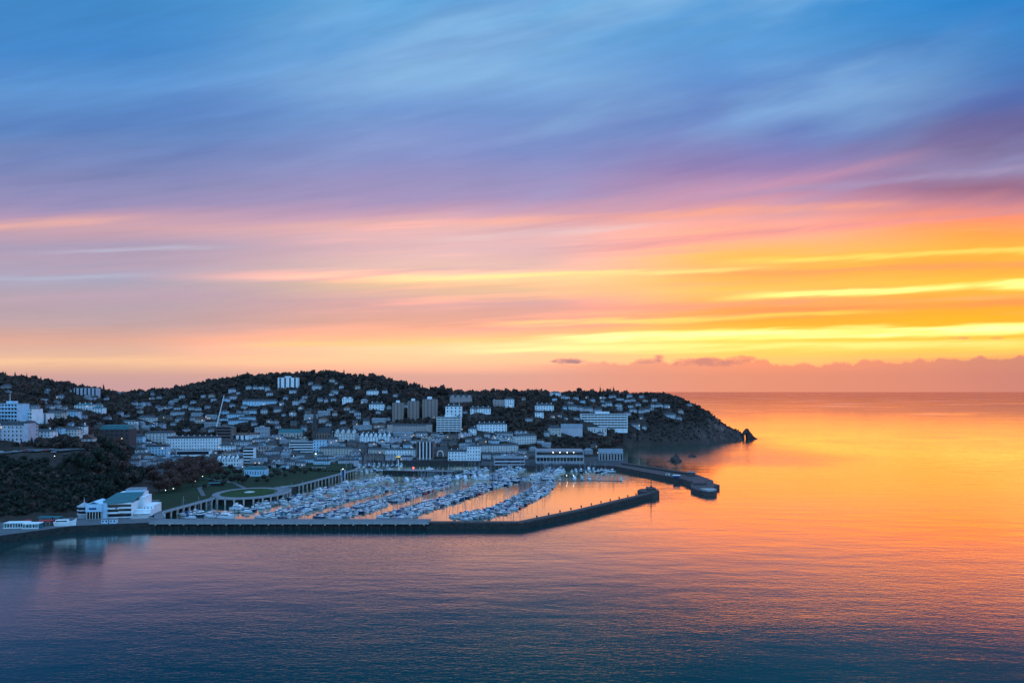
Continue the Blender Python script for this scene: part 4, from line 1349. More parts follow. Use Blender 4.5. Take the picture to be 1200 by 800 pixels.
# the theatre by the near pier
TH = thing('theatre', 'white waterfront theatre with a sloping teal roof and banded balconies beside the near pier', 'theatre', (-326, 552, 5.0), R(9))
TH.scale = (.73, .78, .84)
LANDMARKS.append((140, 590, 'the waterfront theatre'))
FOOT.append((-315, 556, 34, 606, 30, .2))
b = MB().box(-18, 2, -10, 14, 0, 14.4)
b.build('front_hall', 'sky_render', TH)
b = MB().box(-18, -2, -13, -10, 7.2, 14.4)
b.add([(-18, -13, 14.4), (-2, -13, 14.4), (-10, -13, 17), (-18, 8, 14.4), (-2, 8, 14.4), (-10, 8, 17)], [(0, 1, 2), (5, 4, 3), (0, 2, 5, 3), (1, 4, 5, 2)])
b.build('pediment', 'sky_render', TH)
MB().add([(-15, -13.08, 14.6), (-5, -13.08, 14.6), (-10, -13.08, 16.1)], [(0, 1, 2)]).box(-14.5, -7, -13.1, -13.0, 9.2, 11).build('sign_panel', 'canvas_blue', TH)
pm = MB().tube((0, 0, 0), (0, 0, 7.2), .45, n=8).mesh('column', 'cream_render')
for k in range(6):
    put('column', pm, TH, (-17 + k * 2.9, -12.2, 0))
MB().box(-17.5, -2.5, -10.1, -9.9, .3, 6.8).build('entrance_glass', 'window_glass', TH)
MB().box(-2, 26, -6, 26, 0, 13.8).build('auditorium_wall', 'white_render', TH)
b = MB()
b.add([(-6, -8, 14.0), (10, -9.5, 13.9), (27, -5, 14.6), (27, 27, 19.5), (-2, 27, 19.5), (-6, -8, 14.5), (10, -9.5, 14.4), (27, -5, 15.1), (27, 27, 20.0), (-2, 27, 20.0)],
      [(4, 3, 2, 1, 0), (5, 6, 7, 8, 9), (0, 1, 6, 5), (1, 2, 7, 6), (2, 3, 8, 7), (3, 4, 9, 8), (4, 0, 5, 9)])
b.build('roof', 'copper_roof', TH)
MB().box(-2, 26, 25.8, 26.6, 13.8, 19.4).build('rear_wall', 'white_render', TH)
MB().box(-3, 25, 27, 44, 0, 19.0).build('fly_tower', 'white_render', TH)
MB().box(6, 24, 29, 42, 19.0, 22.4).build('fly_loft', 'sky_render', TH)
MB().box(5.5, 24.5, 28.5, 42.5, 22.4, 22.9).build('loft_roof', 'lead_roof', TH)
MB().box(25.5, 32, 14, 34, 0, 17.0).build('stair_tower', 'white_render', TH)
MB().box(32, 44, 8, 30, 0, 9.0, 0).build('foyer_block', 'white_render', TH)
MB().box(26.2, 44, 0, 8, 0, 6.2).build('cafe_block', 'white_render', TH)
for (x0, x1, y0, zz) in ((-1, 14, -9.2, 4.4), (-1, 14, -9.2, 8.6), (13, 26.5, -7.6, 4.9), (13, 26.5, -7.6, 9.0), (-1, 26.5, -6.4, 12.9)):
    MB().box(x0, x1, y0, y0 + 3, zz, zz + .3).box(x0, x1, y0, y0 + .2, zz + .3, zz + 1.35).build('balcony', 'white_render', TH)
for zz, y0 in ((1.0, -6.15), (5.6, -6.15), (9.8, -6.15)):
    MB().box(-1.5, 25.5, y0, y0 + .1, zz, zz + 2.7).build('window_band', 'window_glass', TH)
for k in range(3):
    put('window', WINDARK, TH, (34 + k * 3.6, 8, 5.2), (1.4, 1, 2))
MB().box(26.5, 43, -3.5, 0, 2.6, 2.9).build('canopy', 'white_render', TH)
MB().box(10.6, 12.2, -9.45, -9.3, 8.8, 10.0).build('banner', 'sign_red', TH)
b = MB().lathe([(6.4, 0), (6.4, .5), (6.0, .6), (6.0, 3.2)], -26, 2, 16)
b.build('rotunda_base', 'grey_render', TH)
for zz in (3.2, 6.8, 10.4):
    MB().lathe([(6.9, zz), (6.9, zz + .9), (5.6, zz + .95), (5.6, zz + .98)], -26, 2, 16).build('rotunda_gallery', 'lilac_render', TH)
    MB().lathe([(5.5, zz + .9), (5.5, zz + 3.5)], -26, 2, 16).build('rotunda_glass', 'window_glass', TH) if zz < 10 else None
MB().lathe([(6.2, 11.4), (2.6, 13.4), (.6, 14.4), (.25, 17.5), (.05, 19.5)], -26, 2, 16).build('rotunda_roof', 'grey_render', TH)

# small white booths and crates on the theatre forecourt
def booth(px, py, w, h, label, wall='white_render', rm='felt_roof', name='kiosk', cat='kiosk', dep=3.2):
    Y_ = (CAM_H - 5) * FOC / (py - HORIZON)
    X_ = (px - 600) / FOC * Y_
    W, H = w * Y_ / FOC, h * Y_ / FOC
    t = thing(name, label, cat, (X_, Y_, 5.0), R(6))
    MB().box(-W / 2, W / 2, 0, dep, 0, H * .85).build('wall', wall, t)
    MB().box(-W / 2 - .3, W / 2 + .3, -.3, dep + .3, H * .85, H).build('roof', rm, t)
    for k in (-.25, .25):
        put('window', WIN, t, (W * k, 0, H * .25), (W * .3, 1, H * .42))
    return t


booth(97.5, 606, 7.5, 8.5, 'square white ticket booth left of the theatre entrance columns')
booth(118.5, 607, 8, 8.5, 'square white ticket booth right of the theatre entrance columns')
booth(122.5, 613, 7.5, 5.5, 'left one of two pale blue sheds on the quay before the theatre', 'sky_render', 'lead_roof', 'shed', 'shed')
booth(132, 613, 7.5, 5.5, 'right one of two pale blue sheds on the quay before the theatre', 'sky_render', 'lead_roof', 'shed', 'shed')
# fairground on the promenade
fg = booth(18, 618.5, 24, 6.5, 'long white framed glass pavilion on the seafront promenade', 'canvas_teal', 'white_frame', 'pavilion', 'pavilion', 6)
W_ = 24 * 505 / FOC
for k in range(9):
    MB().box(-W_ / 2 + k * W_ / 8 - .12, -W_ / 2 + k * W_ / 8 + .12, -.5, -.2, 0, 3.4).build('post', 'white_frame', fg)
MB().box(-W_ / 2 - .6, W_ / 2 + .6, -.9, -.1, -.05, .5).build('plinth', 'white_frame', fg)
f2 = booth(36, 619, 17, 6, 'short white framed glass pavilion at the end of the longer one', 'canvas_teal', 'white_frame', 'pavilion', 'pavilion', 6)
for k in range(6):
    MB().box(-5.3 + k * 2.12 - .12, -5.3 + k * 2.12 + .12, -.5, -.2, 0, 3.2).build('post', 'white_frame', f2)
MB().box(-5.6, 5.6, -.9, -.1, -.05, .5).build('plinth', 'white_frame', f2)
booth(52, 616, 15, 6, 'red awninged stall between the glass pavilions and the boat shaped bar', 'dark_brick', 'canvas_red', 'market_stall', 'stall', 5)
booth(30, 613.5, 6, 4, 'small red canopied stall behind the glass pavilions', 'dark_brick', 'canvas_red', 'market_stall', 'stall', 4)
for k, (px, lb) in enumerate(((49, 'left'), (57, 'middle'), (66, 'right'))):
    t = booth(px, 610, 7.5, 4.5, f'{lb} one of three teal canopied stalls under the cliff', 'dark_brick', 'canvas_teal', 'market_stall', 'stall', 4)
sh = thing('boat_bar', 'white boat shaped bar with a raised prow on the promenade', 'bar', (-338, 516, 5.0), R(8))
b = MB()
st_ = [(-7.5, 1.6, 3.0), (-4, 2.2, 2.6), (0, 2.4, 2.6), (4, 2.0, 3.2), (6.6, 1.0, 4.4), (8.4, .1, 5.6)]
vs_ = []
for x, hb, zz in st_:
    vs_ += [(x, -hb, zz), (x * .92, -hb * .7, 0), (x * .92, hb * .7, 0), (x, hb, zz)]
b.add(vs_, [f for i in range(5) for f in ((i * 4, i * 4 + 1, i * 4 + 5, i * 4 + 4), (i * 4 + 1, i * 4 + 2, i * 4 + 6, i * 4 + 5), (i * 4 + 2, i * 4 + 3, i * 4 + 7, i * 4 + 6), (i * 4 + 3, i * 4, i * 4 + 4, i * 4 + 7))] + [(3, 2, 1, 0)])
b.build('hull', 'white_render', sh)
MB().box(-6, 2.5, -1.5, 1.5, 2.6, 4.6).build('cabin', 'white_render', sh)
MB().box(-5.6, 2.2, -1.58, -1.5, 3.1, 4.1).build('window_band', 'cabin_glass', sh)
# small teal shelter in the gardens
X, Y = sea(252, 569, 5.0)
t = thing('shelter', 'long low teal roofed shelter beside the circular lawn', 'shelter', (X, Y, 5.0))
b = MB()
gable_roof(b, -7, 7, 0, 5, 2.6, 1.0)
b.build('roof', 'copper_roof', t)
MB().box(-6.6, 6.6, 3.6, 4.6, 0, 2.6).build('wall', 'dark_brick', t)
pm = MB().box(-.12, .12, .1, .34, 0, 2.6).mesh('post', 'dark_metal')
for k in range(6):
    put('post', pm, t, (-6.5 + k * 2.6, 0, 0))
# yellow lit awning
X, Y, z = place(464, 538)
t = thing('cafe_awning', 'yellow glowing awning over a harbour side cafe terrace', 'awning', (X, Y - 3, z))
MB().add([(-8, -3, 3.0), (8, -3, 3.0), (8, 0, 4.2), (-8, 0, 4.2), (-8, -3, 2.5), (8, -3, 2.5)], [(0, 1, 2, 3), (1, 0, 4, 5)]).build('canopy', 'awning_glow', t)
pm = MB().tube((0, 0, 0), (0, 0, 3), .1, n=6).mesh('post', 'dark_metal')
for k in range(4):
    put('post', pm, t, (-7.8 + k * 5.2, -2.9, 0))

# ------------------------------------------------------------------ smaller houses on the hills and in the town
HOUSES = [
    (6, 456, 12, 5, 'p'), (128, 462, 8, 4, 'l'), (136, 463, 8, 4, 'w'), (143, 463, 6, 4, 'l'), (165, 464, 7, 4, 'w'), (178, 465, 4, 6, 'l'), (157, 475, 6, 5, 'w'), (165, 476, 7, 5, 'w'),
    (173, 475, 6, 4, 'l'), (162, 479, 8, 3, 'l'), (187, 482, 4, 6, 'l'), (33, 466, 5, 3, 'l'), (50, 472, 9, 4, 'g'), (65, 473, 6, 4, 'l'), (40, 479, 9, 4, 'l'), (57, 479, 7, 4, 'w'),
    (66, 478, 6, 4, 'w'), (74, 480, 7, 4, 'w'), (82, 499, 5, 4, 'b'), (113, 503, 7, 7, 'r'), (213, 467, 6, 4, 'w'), (238, 466, 5, 4, 'w'), (272, 460, 8, 5, 'w'), (279, 462, 4, 3, 'l'),
    (265, 472, 8, 6, 'b'), (291, 457, 6, 5, 'w'), (298.5, 457, 5, 5, 'w'), (306, 457, 6, 5, 'w'), (313, 458, 5, 5, 'w'), (316, 464, 7, 5, 'w'), (343, 461, 8, 4, 'w'), (334, 469, 5, 5, 'w'),
    (330, 475, 5, 5, 'w'), (346, 475, 7, 7, 'w'), (370, 458, 10, 7, 'w'), (364, 451, 5, 3, 'l'), (374, 471, 4, 5, 'w'), (186, 467, 6, 3, 'w'), (184, 479, 5, 4, 'l'), (192, 480, 6, 4, 'l'),
    (199, 479, 5, 4, 'l'), (207, 481, 7, 4, 'w'), (216, 479, 6, 5, 'w'), (224, 481, 6, 4, 'l'), (232, 481, 6, 4, 'w'), (243, 479, 7, 4, 'l'), (262, 486, 8, 5, 'b'), (279, 484, 4, 3, 'w'),
    (296, 486, 8, 6, 'b'), (309, 485, 7, 6, 'w'), (325, 485, 8, 7, 'w'), (332, 488, 4, 4, 'l'), (343, 488, 8, 6, 'w'), (361, 486, 8, 6, 'r'), (363, 496, 7, 4, 'l'), (315, 496, 6, 4, 'w'),
    (322, 497, 6, 4, 'l'), (297, 500, 6, 5, 'w'), (262, 494, 9, 5, 'b'), (233, 496, 10, 6, 'c'), (226, 493, 7, 4, 'w'), (210, 494, 9, 5, 'w'), (202, 499, 6, 4, 'w'), (181, 499, 4, 5, 'l'),
    (388, 464, 5, 4, 'w'), (392, 462, 8, 5, 'w'), (375, 471, 6, 5, 'w'), (382, 472, 4, 6, 'l'), (419, 456, 6, 4, 'c'), (389, 448, 6, 4, 'c'), (394, 451, 3, 3, 'w'), (451, 462, 6, 6, 'w'),
    (443, 485, 5, 4, 'w'), (392, 488, 5, 6, 'c'), (429, 500, 7, 9, 'w'), (378, 496, 10, 6, 'c'), (454, 493, 6, 4, 'l'), (475, 479, 5, 6, 'w'), (556, 484, 7, 6, 'w'), (545, 485, 5, 4, 'w'),
    (614, 469, 4, 4, 'c'), (671, 481, 10, 6, 'w'), (680, 482, 8, 6, 'l'), (689, 484, 10, 7, 'w'), (700, 485, 10, 7, 'l'), (708, 477, 5, 4, 'w'), (713, 476, 9, 5, 'w'), (725, 477, 8, 4, 'w'),
    (727, 470, 8, 4, 'w'), (735, 471, 6, 4, 'l'), (718, 467, 8, 4, 'l'), (738, 466, 6, 4, 'w'), (742, 471, 6, 4, 'l'), (736, 488, 7, 5, 'l'), (742, 485, 8, 6, 'w'), (752, 484, 6, 5, 'w'),
    (758, 483, 7, 5, 'w'), (773, 478, 9, 5, 'w'), (782, 478, 7, 4, 'w'), (767, 471, 6, 4, 'l'), (766, 477, 5, 4, 'w'), (785, 490, 13, 5, 'w'), (798, 485, 6, 5, 'c'), (745, 503, 10, 5, 'w'),
    (731, 505, 9, 6, 'l'), (755, 504, 5, 5, 'w'), (704, 510, 8, 4, 'l'), (808, 476, 6, 3, 'l'), (796, 492, 6, 3, 'l'), (660, 467, 5, 4, 'l'), (675, 468, 6, 3, 'l'), (688, 468, 4, 4, 'r'),
    (706, 467, 7, 3, 'w'), (748, 476, 6, 4, 'l'), (620, 494, 8, 4, 'w'), (641, 512, 6, 6, 'w'), (648, 503, 8, 4, 'l'), (752, 466, 5, 3, 'l'),
    # town between the terraces and the harbour
    (318, 524, 10, 7, 'r'), (326, 530, 9, 6, 'r'), (321, 540, 12, 7, 'r'), (334, 538, 10, 6, 'g'), (331, 520, 8, 6, 'g'), (307, 524, 8, 6, 'b'), (277, 527, 7, 5, 'w'), (250, 524, 6, 5, 'w'),
    (205, 541, 14, 6, 'b'), (190, 545, 16, 7, 'b'), (178, 551, 14, 6, 'l'), (216, 540, 9, 5, 'g'), (240, 541, 10, 5, 'w'), (197, 536, 12, 5, 'b'), (174, 541, 12, 6, 'g'), (186, 539, 10, 5, 'w'),
    (345, 541, 11, 5, 'g'), (308, 541, 9, 6, 'b'), (362, 538, 9, 5, 'r'), (402, 508, 10, 7, 'l'), (382, 511, 12, 8, 'w'), (390, 520, 10, 7, 'l'), (369, 523, 8, 7, 'b'), (412, 523, 12, 6, 'r'),
    (420, 517, 8, 6, 'g'), (424, 526, 7, 7, 'r'), (452, 526, 9, 5, 'g'), (463, 525, 9, 6, 'w'), (478, 526, 10, 7, 'b'), (485, 520, 8, 5, 'w'), (510, 511, 9, 4, 'w'), (530, 523, 9, 6, 'r'),
    (542, 527, 8, 6, 'g'), (520, 524, 8, 6, 'r'), (566, 521, 9, 6, 'r'), (571, 513, 7, 5, 'l'), (549, 519, 7, 5, 'w'), (560, 517, 7, 5, 'l'), (634, 520, 8, 5, 'w'), (640, 524, 10, 5, 'g'),
    (625, 529, 9, 5, 'g'), (612, 533, 10, 6, 'l'), (570, 538, 10, 7, 'w'), (582, 537, 9, 6, 'l'), (690, 532, 10, 6, 'g'), (696, 525, 8, 4, 'r'),
    (344, 499, 7, 5, 'r'), (356, 505, 7, 6, 'l'), (385, 500, 6, 5, 'l'), (402, 497, 6, 4, 'w'), (416, 498, 6, 5, 'r'), (238, 507, 7, 5, 'r'), (247, 506, 6, 4, 'l'), (218, 506, 8, 4, 'l'),
    (188, 501, 8, 5, 'l'), (170, 503, 9, 4, 'g'), (148, 489, 6, 4, 'w'), (139, 486, 6, 4, 'l'), (125, 492, 7, 4, 'l'), (28, 488, 5, 4, 'l'), (412, 484, 6, 4, 'l'), (420, 491, 5, 4, 'w'),
    (357, 467, 6, 4, 'l'), (352, 480, 6, 4, 'w'), (400, 455, 5, 4, 'l'), (463, 465, 5, 4, 'l'), (250, 470, 6, 4, 'l'), (226, 473, 6, 4, 'w'), (285, 479, 6, 4, 'l'), (272, 477, 6, 4, 'w'),
    (339, 545, 12, 6, 'l'), (352, 546, 10, 5, 'w'), (376, 540, 12, 6, 'b'), (388, 541, 9, 5, 'g'), (408, 539, 10, 5, 'l'), (419, 539, 9, 5, 'b'), (331, 549, 10, 5, 'b'), (275, 533, 9, 5, 'l'),
    (250, 533, 8, 5, 'b'), (281, 551, 9, 5, 'g'), (318, 548, 9, 5, 'l'), (300, 535, 8, 5, 'r'), (333, 527, 7, 5, 'w'), (400, 524, 9, 5, 'w'), (437, 523, 9, 5, 'l'), (166, 546, 12, 6, 'g'),
    (184, 557, 14, 6, 'l'), (198, 553, 12, 6, 'b'), (210, 549, 12, 6, 'g'), (158, 538, 8, 6, 'l'), (506, 527, 7, 5, 'g'), (447, 520, 8, 5, 'w'), (356, 522, 8, 5, 'g'), (345, 534, 8, 5, 'r'),
]
KEY = {'w': ('house_render', 'white', 'slate'), 'l': ('lilac_render', 'grey lilac', 'slate'), 'p': ('pink_stone', 'pink', 'slate'), 'g': ('grey_render', 'grey', 'lead_roof'),
       'b': ('sky_render', 'pale blue', 'slate'), 'r': ('brown_brick', 'brown brick', 'slate'), 'c': ('cream_render', 'cream', 'tile_roof')}
hr = random.Random(21)
HG = 'small houses scattered over hills and town'
for px, py, w_, h_, k in HOUSES:
    wall, word, rm = KEY[k]
    form = hr.choice(['gable', 'hip', 'front', 'gable', 'hip'])
    if w_ > 9:
        form = hr.choice(['gable', 'hip'])
    h2 = h_ * 1.12
    fl = 1 if h_ <= 3 else 2
    o = B('house', '', 'house', px, py, w_, h2, fl, max(2, min(5, int(w_ / 2))), wall, form, rm, rhf=hr.uniform(.3, .42), chim=hr.choice([0, 1, 1, 2]) if w_ > 4 else 0, group=HG,
          yaw=hr.uniform(-18, 18), flank=False)
    kind = {'gable': 'gabled', 'hip': 'hipped', 'front': 'gable fronted'}[form]
    AUTO.append((o, f'{"wide" if w_ >= 9 else "small"} {word} {kind} house', '', px, py - h_ / 2))

# joined rows and stray houses that fill the town and the slopes
fr = random.Random(404)
RECT = [((F[0] / F[1]) * FOC + 600 - F[2] / F[1] * FOC, F[3] - F[4], (F[0] / F[1]) * FOC + 600 + F[2] / F[1] * FOC, F[3]) for F in FOOT]


def free(x0, y0, x1, y1, tol):
    a = (x1 - x0) * (y1 - y0)
    for r in RECT:
        ox, oy = min(x1, r[2]) - max(x0, r[0]), min(y1, r[3]) - max(y0, r[1])
        if ox > 0 and oy > 0 and ox * oy > tol * min(a, (r[2] - r[0]) * (r[3] - r[1])):
            return False
    return True


def fill(n, box, name, wr, hr_, tol, tries=4000):
    done = 0
    for _ in range(tries):
        if done >= n:
            return
        px, py = fr.uniform(box[0], box[2]), fr.uniform(box[1], box[3])
        w_, h_ = fr.uniform(*wr), fr.uniform(*hr_)
        if 150 < px < 300 and py > 547 or not free(px - w_ / 2, py - h_, px + w_ / 2, py, tol):
            continue
        X_, Y_, z_ = place(px, py)
        if abs(HORIZON + (CAM_H - z_) / Y_ * FOC - py) > 3 or z_ < 4.5:
            continue
        k = fr.choice('wwllbgrcgl')
        wall, word, rm = KEY[k]
        RECT.append((px - w_ / 2, py - h_, px + w_ / 2, py))
        if name == 'terrace':
            u = max(3, int(w_ / 4))
            o = B('terrace', '', 'terrace', px, py, w_, h_, fr.choice([2, 2, 3]), u * 2, wall, fr.choice(['gable', 'gable', 'mansard']), rm, rhf=.3, chim=u, gables=fr.choice([0, 0, u]),
                  yaw=fr.uniform(-14, 20), depth=8.5, flank=False, group='rows of joined houses in the town')
            AUTO.append((o, f'row of {word} joined houses', '', px, py - h_ / 2))
        else:
            form = fr.choice(['gable', 'hip', 'front'])
            o = B('house', '', 'house', px, py, w_, h_, 2, max(2, int(w_ / 2)), wall, form, rm, rhf=fr.uniform(.3, .42), chim=fr.choice([0, 1, 2]), group=HG, yaw=fr.uniform(-25, 25), flank=False)
            AUTO.append((o, f'small {word} {({"gable": "gabled", "hip": "hipped", "front": "gable fronted"})[form]} house', '', px, py - h_ / 2))
        done += 1


fill(34, (250, 512, 480, 545), 'terrace', (11, 24), (5, 7.5), .25)
fill(10, (155, 515, 260, 550), 'terrace', (11, 20), (5, 7), .25)
fill(16, (480, 508, 640, 538), 'terrace', (11, 22), (5, 7), .25)
fill(14, (190, 486, 460, 510), 'terrace', (12, 22), (4.5, 6), .15)
fill(18, (150, 464, 470, 505), 'house', (4.5, 8), (4, 6), .1)
fill(16, (640, 466, 765, 492), 'house', (4, 7), (3.2, 4.6), .1)
fill(10, (0, 460, 130, 492), 'house', (5, 8), (4, 5.5), .1)

# ------------------------------------------------------------------ boats


def hull_mesh(L, B, F, mats, sheer=.25, transom=.8):
    b = MB()
    st = []
    n = 9
    for i in range(n):
        f = i / (n - 1)                       # 0 stern, 1 bow
        x = -L / 2 + L * f
        hb = B / 2 * (transom + (1 - transom) * math.sin(min(1, f / .45) * math.pi / 2)) if f < .45 else B / 2 * (1 - ((f - .45) / .55) ** 2.2)
        hb = max(hb, .03)
        z = F * (1 + sheer * f * f)
        ov = L * .05 * f ** 3
        st.append([(x, -hb, z), (x - ov * .5, -hb * .93, .22), (x - ov, -hb * .86, 0), (x - ov, -hb * .45, -.4), (x - ov, hb * .45, -.4), (x - ov, hb * .86, 0), (x - ov * .5, hb * .93, .22), (x, hb, z)])
    vs_ = [p for s_ in st for p in s_]
    for i in range(n - 1):
        for k in range(7):
            mi = 1 if k in (1, 2, 3, 4, 5) else 0
            b.add([vs_[i * 8 + k], vs_[i * 8 + k + 1], vs_[(i + 1) * 8 + k + 1], vs_[(i + 1) * 8 + k]], [(3, 2, 1, 0)], mi)
        b.add([vs_[i * 8], vs_[(i + 1) * 8], vs_[(i + 1) * 8 + 7], vs_[i * 8 + 7]], [(0, 1, 2, 3)], 2)
    b.add(st[0], [tuple(range(8))], 0)
    return b.mesh('hull', mats)


def yacht(hullm, cover, hw_, cw):
    t = thing('sailing_yacht', '', 'sailing yacht', (0, 0, -500))
    L, Bm, F = 10.5, 3.3, 1.15
    put('hull', hull_mesh(L, Bm, F, [hullm, 'antifoul', 'deck_grey']), t)
    b = MB().box(-1.6, 2.7, -1.05, 1.05, F * .98, F + .62, 0, .16)
    b.build('cabin', 'gelcoat', t)
    MB().box(-1.2, 2.1, -1.03, -.93, F + .2, F + .45).box(-1.2, 2.1, .93, 1.03, F + .2, F + .45).build('window_band', 'cabin_glass', t)
    MB().box(-2.3, -1.2, -1.1, 1.1, F + .55, F + 1.5, 0, .2).build('sprayhood', cover, t)
    MB().box(-4.4, -2.4, -.8, .8, F + .02, F + .14).build('cockpit', 'cabin_glass', t)
    ma = MB().tube((1.0, 0, F), (1.0, 0, F + 12.6), .12, .09, 6)
    ma.tube((1.0, -.9, F + 6.4), (1.0, .9, F + 6.4), .035, n=4).tube((1.0, -.6, F + 9.6), (1.0, .6, F + 9.6), .03, n=4)
    for y_ in (-1.45, 1.45):
        ma.tube((.9, y_, F), (1.0, 0, F + 12.2), .022, n=3)
    ma.tube((L / 2 - .2, 0, F + .3), (1.0, 0, F + 11.8), .05, n=4).tube((-L / 2 + .2, 0, F), (1.0, 0, F + 12.5), .022, n=3)
    ma.build('mast', 'spar_alloy', t)
    bo_ = MB().tube((.9, 0, F + 1.35), (-3.7, 0, F + 1.45), .08, n=6).build('boom', 'spar_alloy', t)
    MB().tube((.85, 0, F + 1.75), (-3.5, 0, F + 1.6), .26, .15, 6).build('sail_cover', cover, bo_)
    return t, f'{hw_} yacht with {cw} sail cover'


def motor_boat(hullm, fly, hw_, cover=None, cw=''):
    t = thing('motor_boat', '', 'motor boat', (0, 0, -500))
    L, Bm, F = 8.8, 3.2, 1.35
    put('hull', hull_mesh(L, Bm, F, [hullm, 'antifoul', 'deck_grey'], .3, .92), t)
    MB().box(-1.4, 2.4, -1.2, 1.2, F, F + 1.0, 0, .25).build('cabin', 'gelcoat', t)
    MB().add([(2.3, -1.0, F + .95), (2.3, 1.0, F + .95), (1.1, .85, F + 1.75), (1.1, -.85, F + 1.75), (-1.2, 1.05, F + .95), (-1.0, .85, F + 1.75), (-1.2, -1.05, F + .95), (-1.0, -.85, F + 1.75)],
             [(0, 1, 2, 3), (1, 4, 5, 2), (6, 0, 3, 7), (4, 6, 7, 5)]).build('windscreen', 'cabin_glass', t)
    MB().box(-1.3, 1.3, -1.0, 1.0, F + 1.76, F + 1.92).build('hardtop', 'gelcoat', t)
    if fly:
        MB().box(-1.2, .6, -.9, .9, F + 1.92, F + 2.6, 0, .12).build('flybridge', 'gelcoat', t)
        MB().tube((-1.0, 0, F + 1.9), (-1.3, 0, F + 4.4), .05, .03, 5).build('aerial', 'spar_alloy', t)
    if cover:
        MB().box(-3.9, -1.45, -1.25, 1.25, F, F + 1.5, 0, .3).build('canopy', cover, t)
        return t, f'{hw_} motor boat with {cw} cockpit canopy'
    MB().box(-3.9, -3.2, -1.2, 1.2, F, F + .5).build('stern_seat', 'canvas_cream', t)
    return t, f'{hw_} motor boat with ' + ('flybridge' if fly else 'open stern')


def motor_yacht():
    t = thing('motor_yacht', '', 'motor yacht', (0, 0, -500))
    L, Bm, F = 17.0, 4.8, 1.9
    put('hull', hull_mesh(L, Bm, F, ['gelcoat', 'antifoul', 'deck_grey'], .35, .92), t)
    MB().box(-4.8, 4.2, -1.9, 1.9, F, F + 1.9, 0, .3).build('saloon', 'gelcoat', t)
    MB().box(-4.2, 3.7, -1.82, -1.66, F + .75, F + 1.5).box(-4.2, 3.7, 1.66, 1.82, F + .75, F + 1.5).build('window_band', 'cabin_glass', t)
    MB().box(-4.6, 2.2, -1.7, 1.7, F + 1.9, F + 2.7, 0, .2).build('flybridge', 'gelcoat', t)
    MB().box(-2.6, -1.9, -1.75, 1.75, F + 2.7, F + 4.0).box(-2.8, -1.0, -1.75, 1.75, F + 4.0, F + 4.2).build('radar_arch', 'gelcoat', t)
    MB().box(-8, -7, -2, 2, F - .5, F + .3).build('bathing_platform', 'deck_grey', t)
    MB().tube((-2.2, 0, F + 4.2), (-2.5, 0, F + 6.5), .06, .03, 5).build('aerial', 'spar_alloy', t)
    return t, 'big white motor yacht with flybridge'


YP = [yacht(h, c, a, d) for h, a in (('gelcoat', 'white'), ('navy_hull', 'navy'), ('grey_hull', 'grey')) for c, d in (('canvas_blue', 'blue'), ('canvas_grey', 'grey'), ('canvas_cream', 'cream'), ('canvas_teal', 'teal'))]
MP = [motor_boat(h, f, a) for h, a in (('gelcoat', 'white'), ('navy_hull', 'navy'), ('grey_hull', 'grey')) for f in (False, True)] + \
     [motor_boat('gelcoat', False, 'white', c, d) for c, d in (('canvas_blue', 'blue'), ('canvas_grey', 'grey'))]
BP = [motor_yacht()]
PROTOS = YP + MP + BP
used = set()
br_ = random.Random(33)
BG = 'boats moored in the marina and inner harbour'
BOATS = 0


def moor(proto, x, y, rz, s, label):
    global BOATS
    t = proto
    if t.name in used:
        o = copy_tree(t, (x, y, 0), rz, s)
    else:
        used.add(t.name)
        CHILDREN[t.name] = [(k, list(k.children)) for k in t.children]
        o = t
        o.location, o.rotation_euler, o.scale = (x, y, 0), (0, 0, rz), (s, s, s)
    o['label'] = label
    o['group'] = BG
    BOATS += 1
    return o


def pick(r):
    q = r.random()
    if q < .58:
        k = r.random()
        return YP[r.choice([0, 1, 2, 3, 0, 1])] if k < .70 else YP[r.randrange(4, 12)], r.uniform(.95, 1.26)
    return MP[r.choice([0, 1, 0, 1, 6, 7, 6, 2, 3, 4, 5])], r.uniform(.95, 1.3)


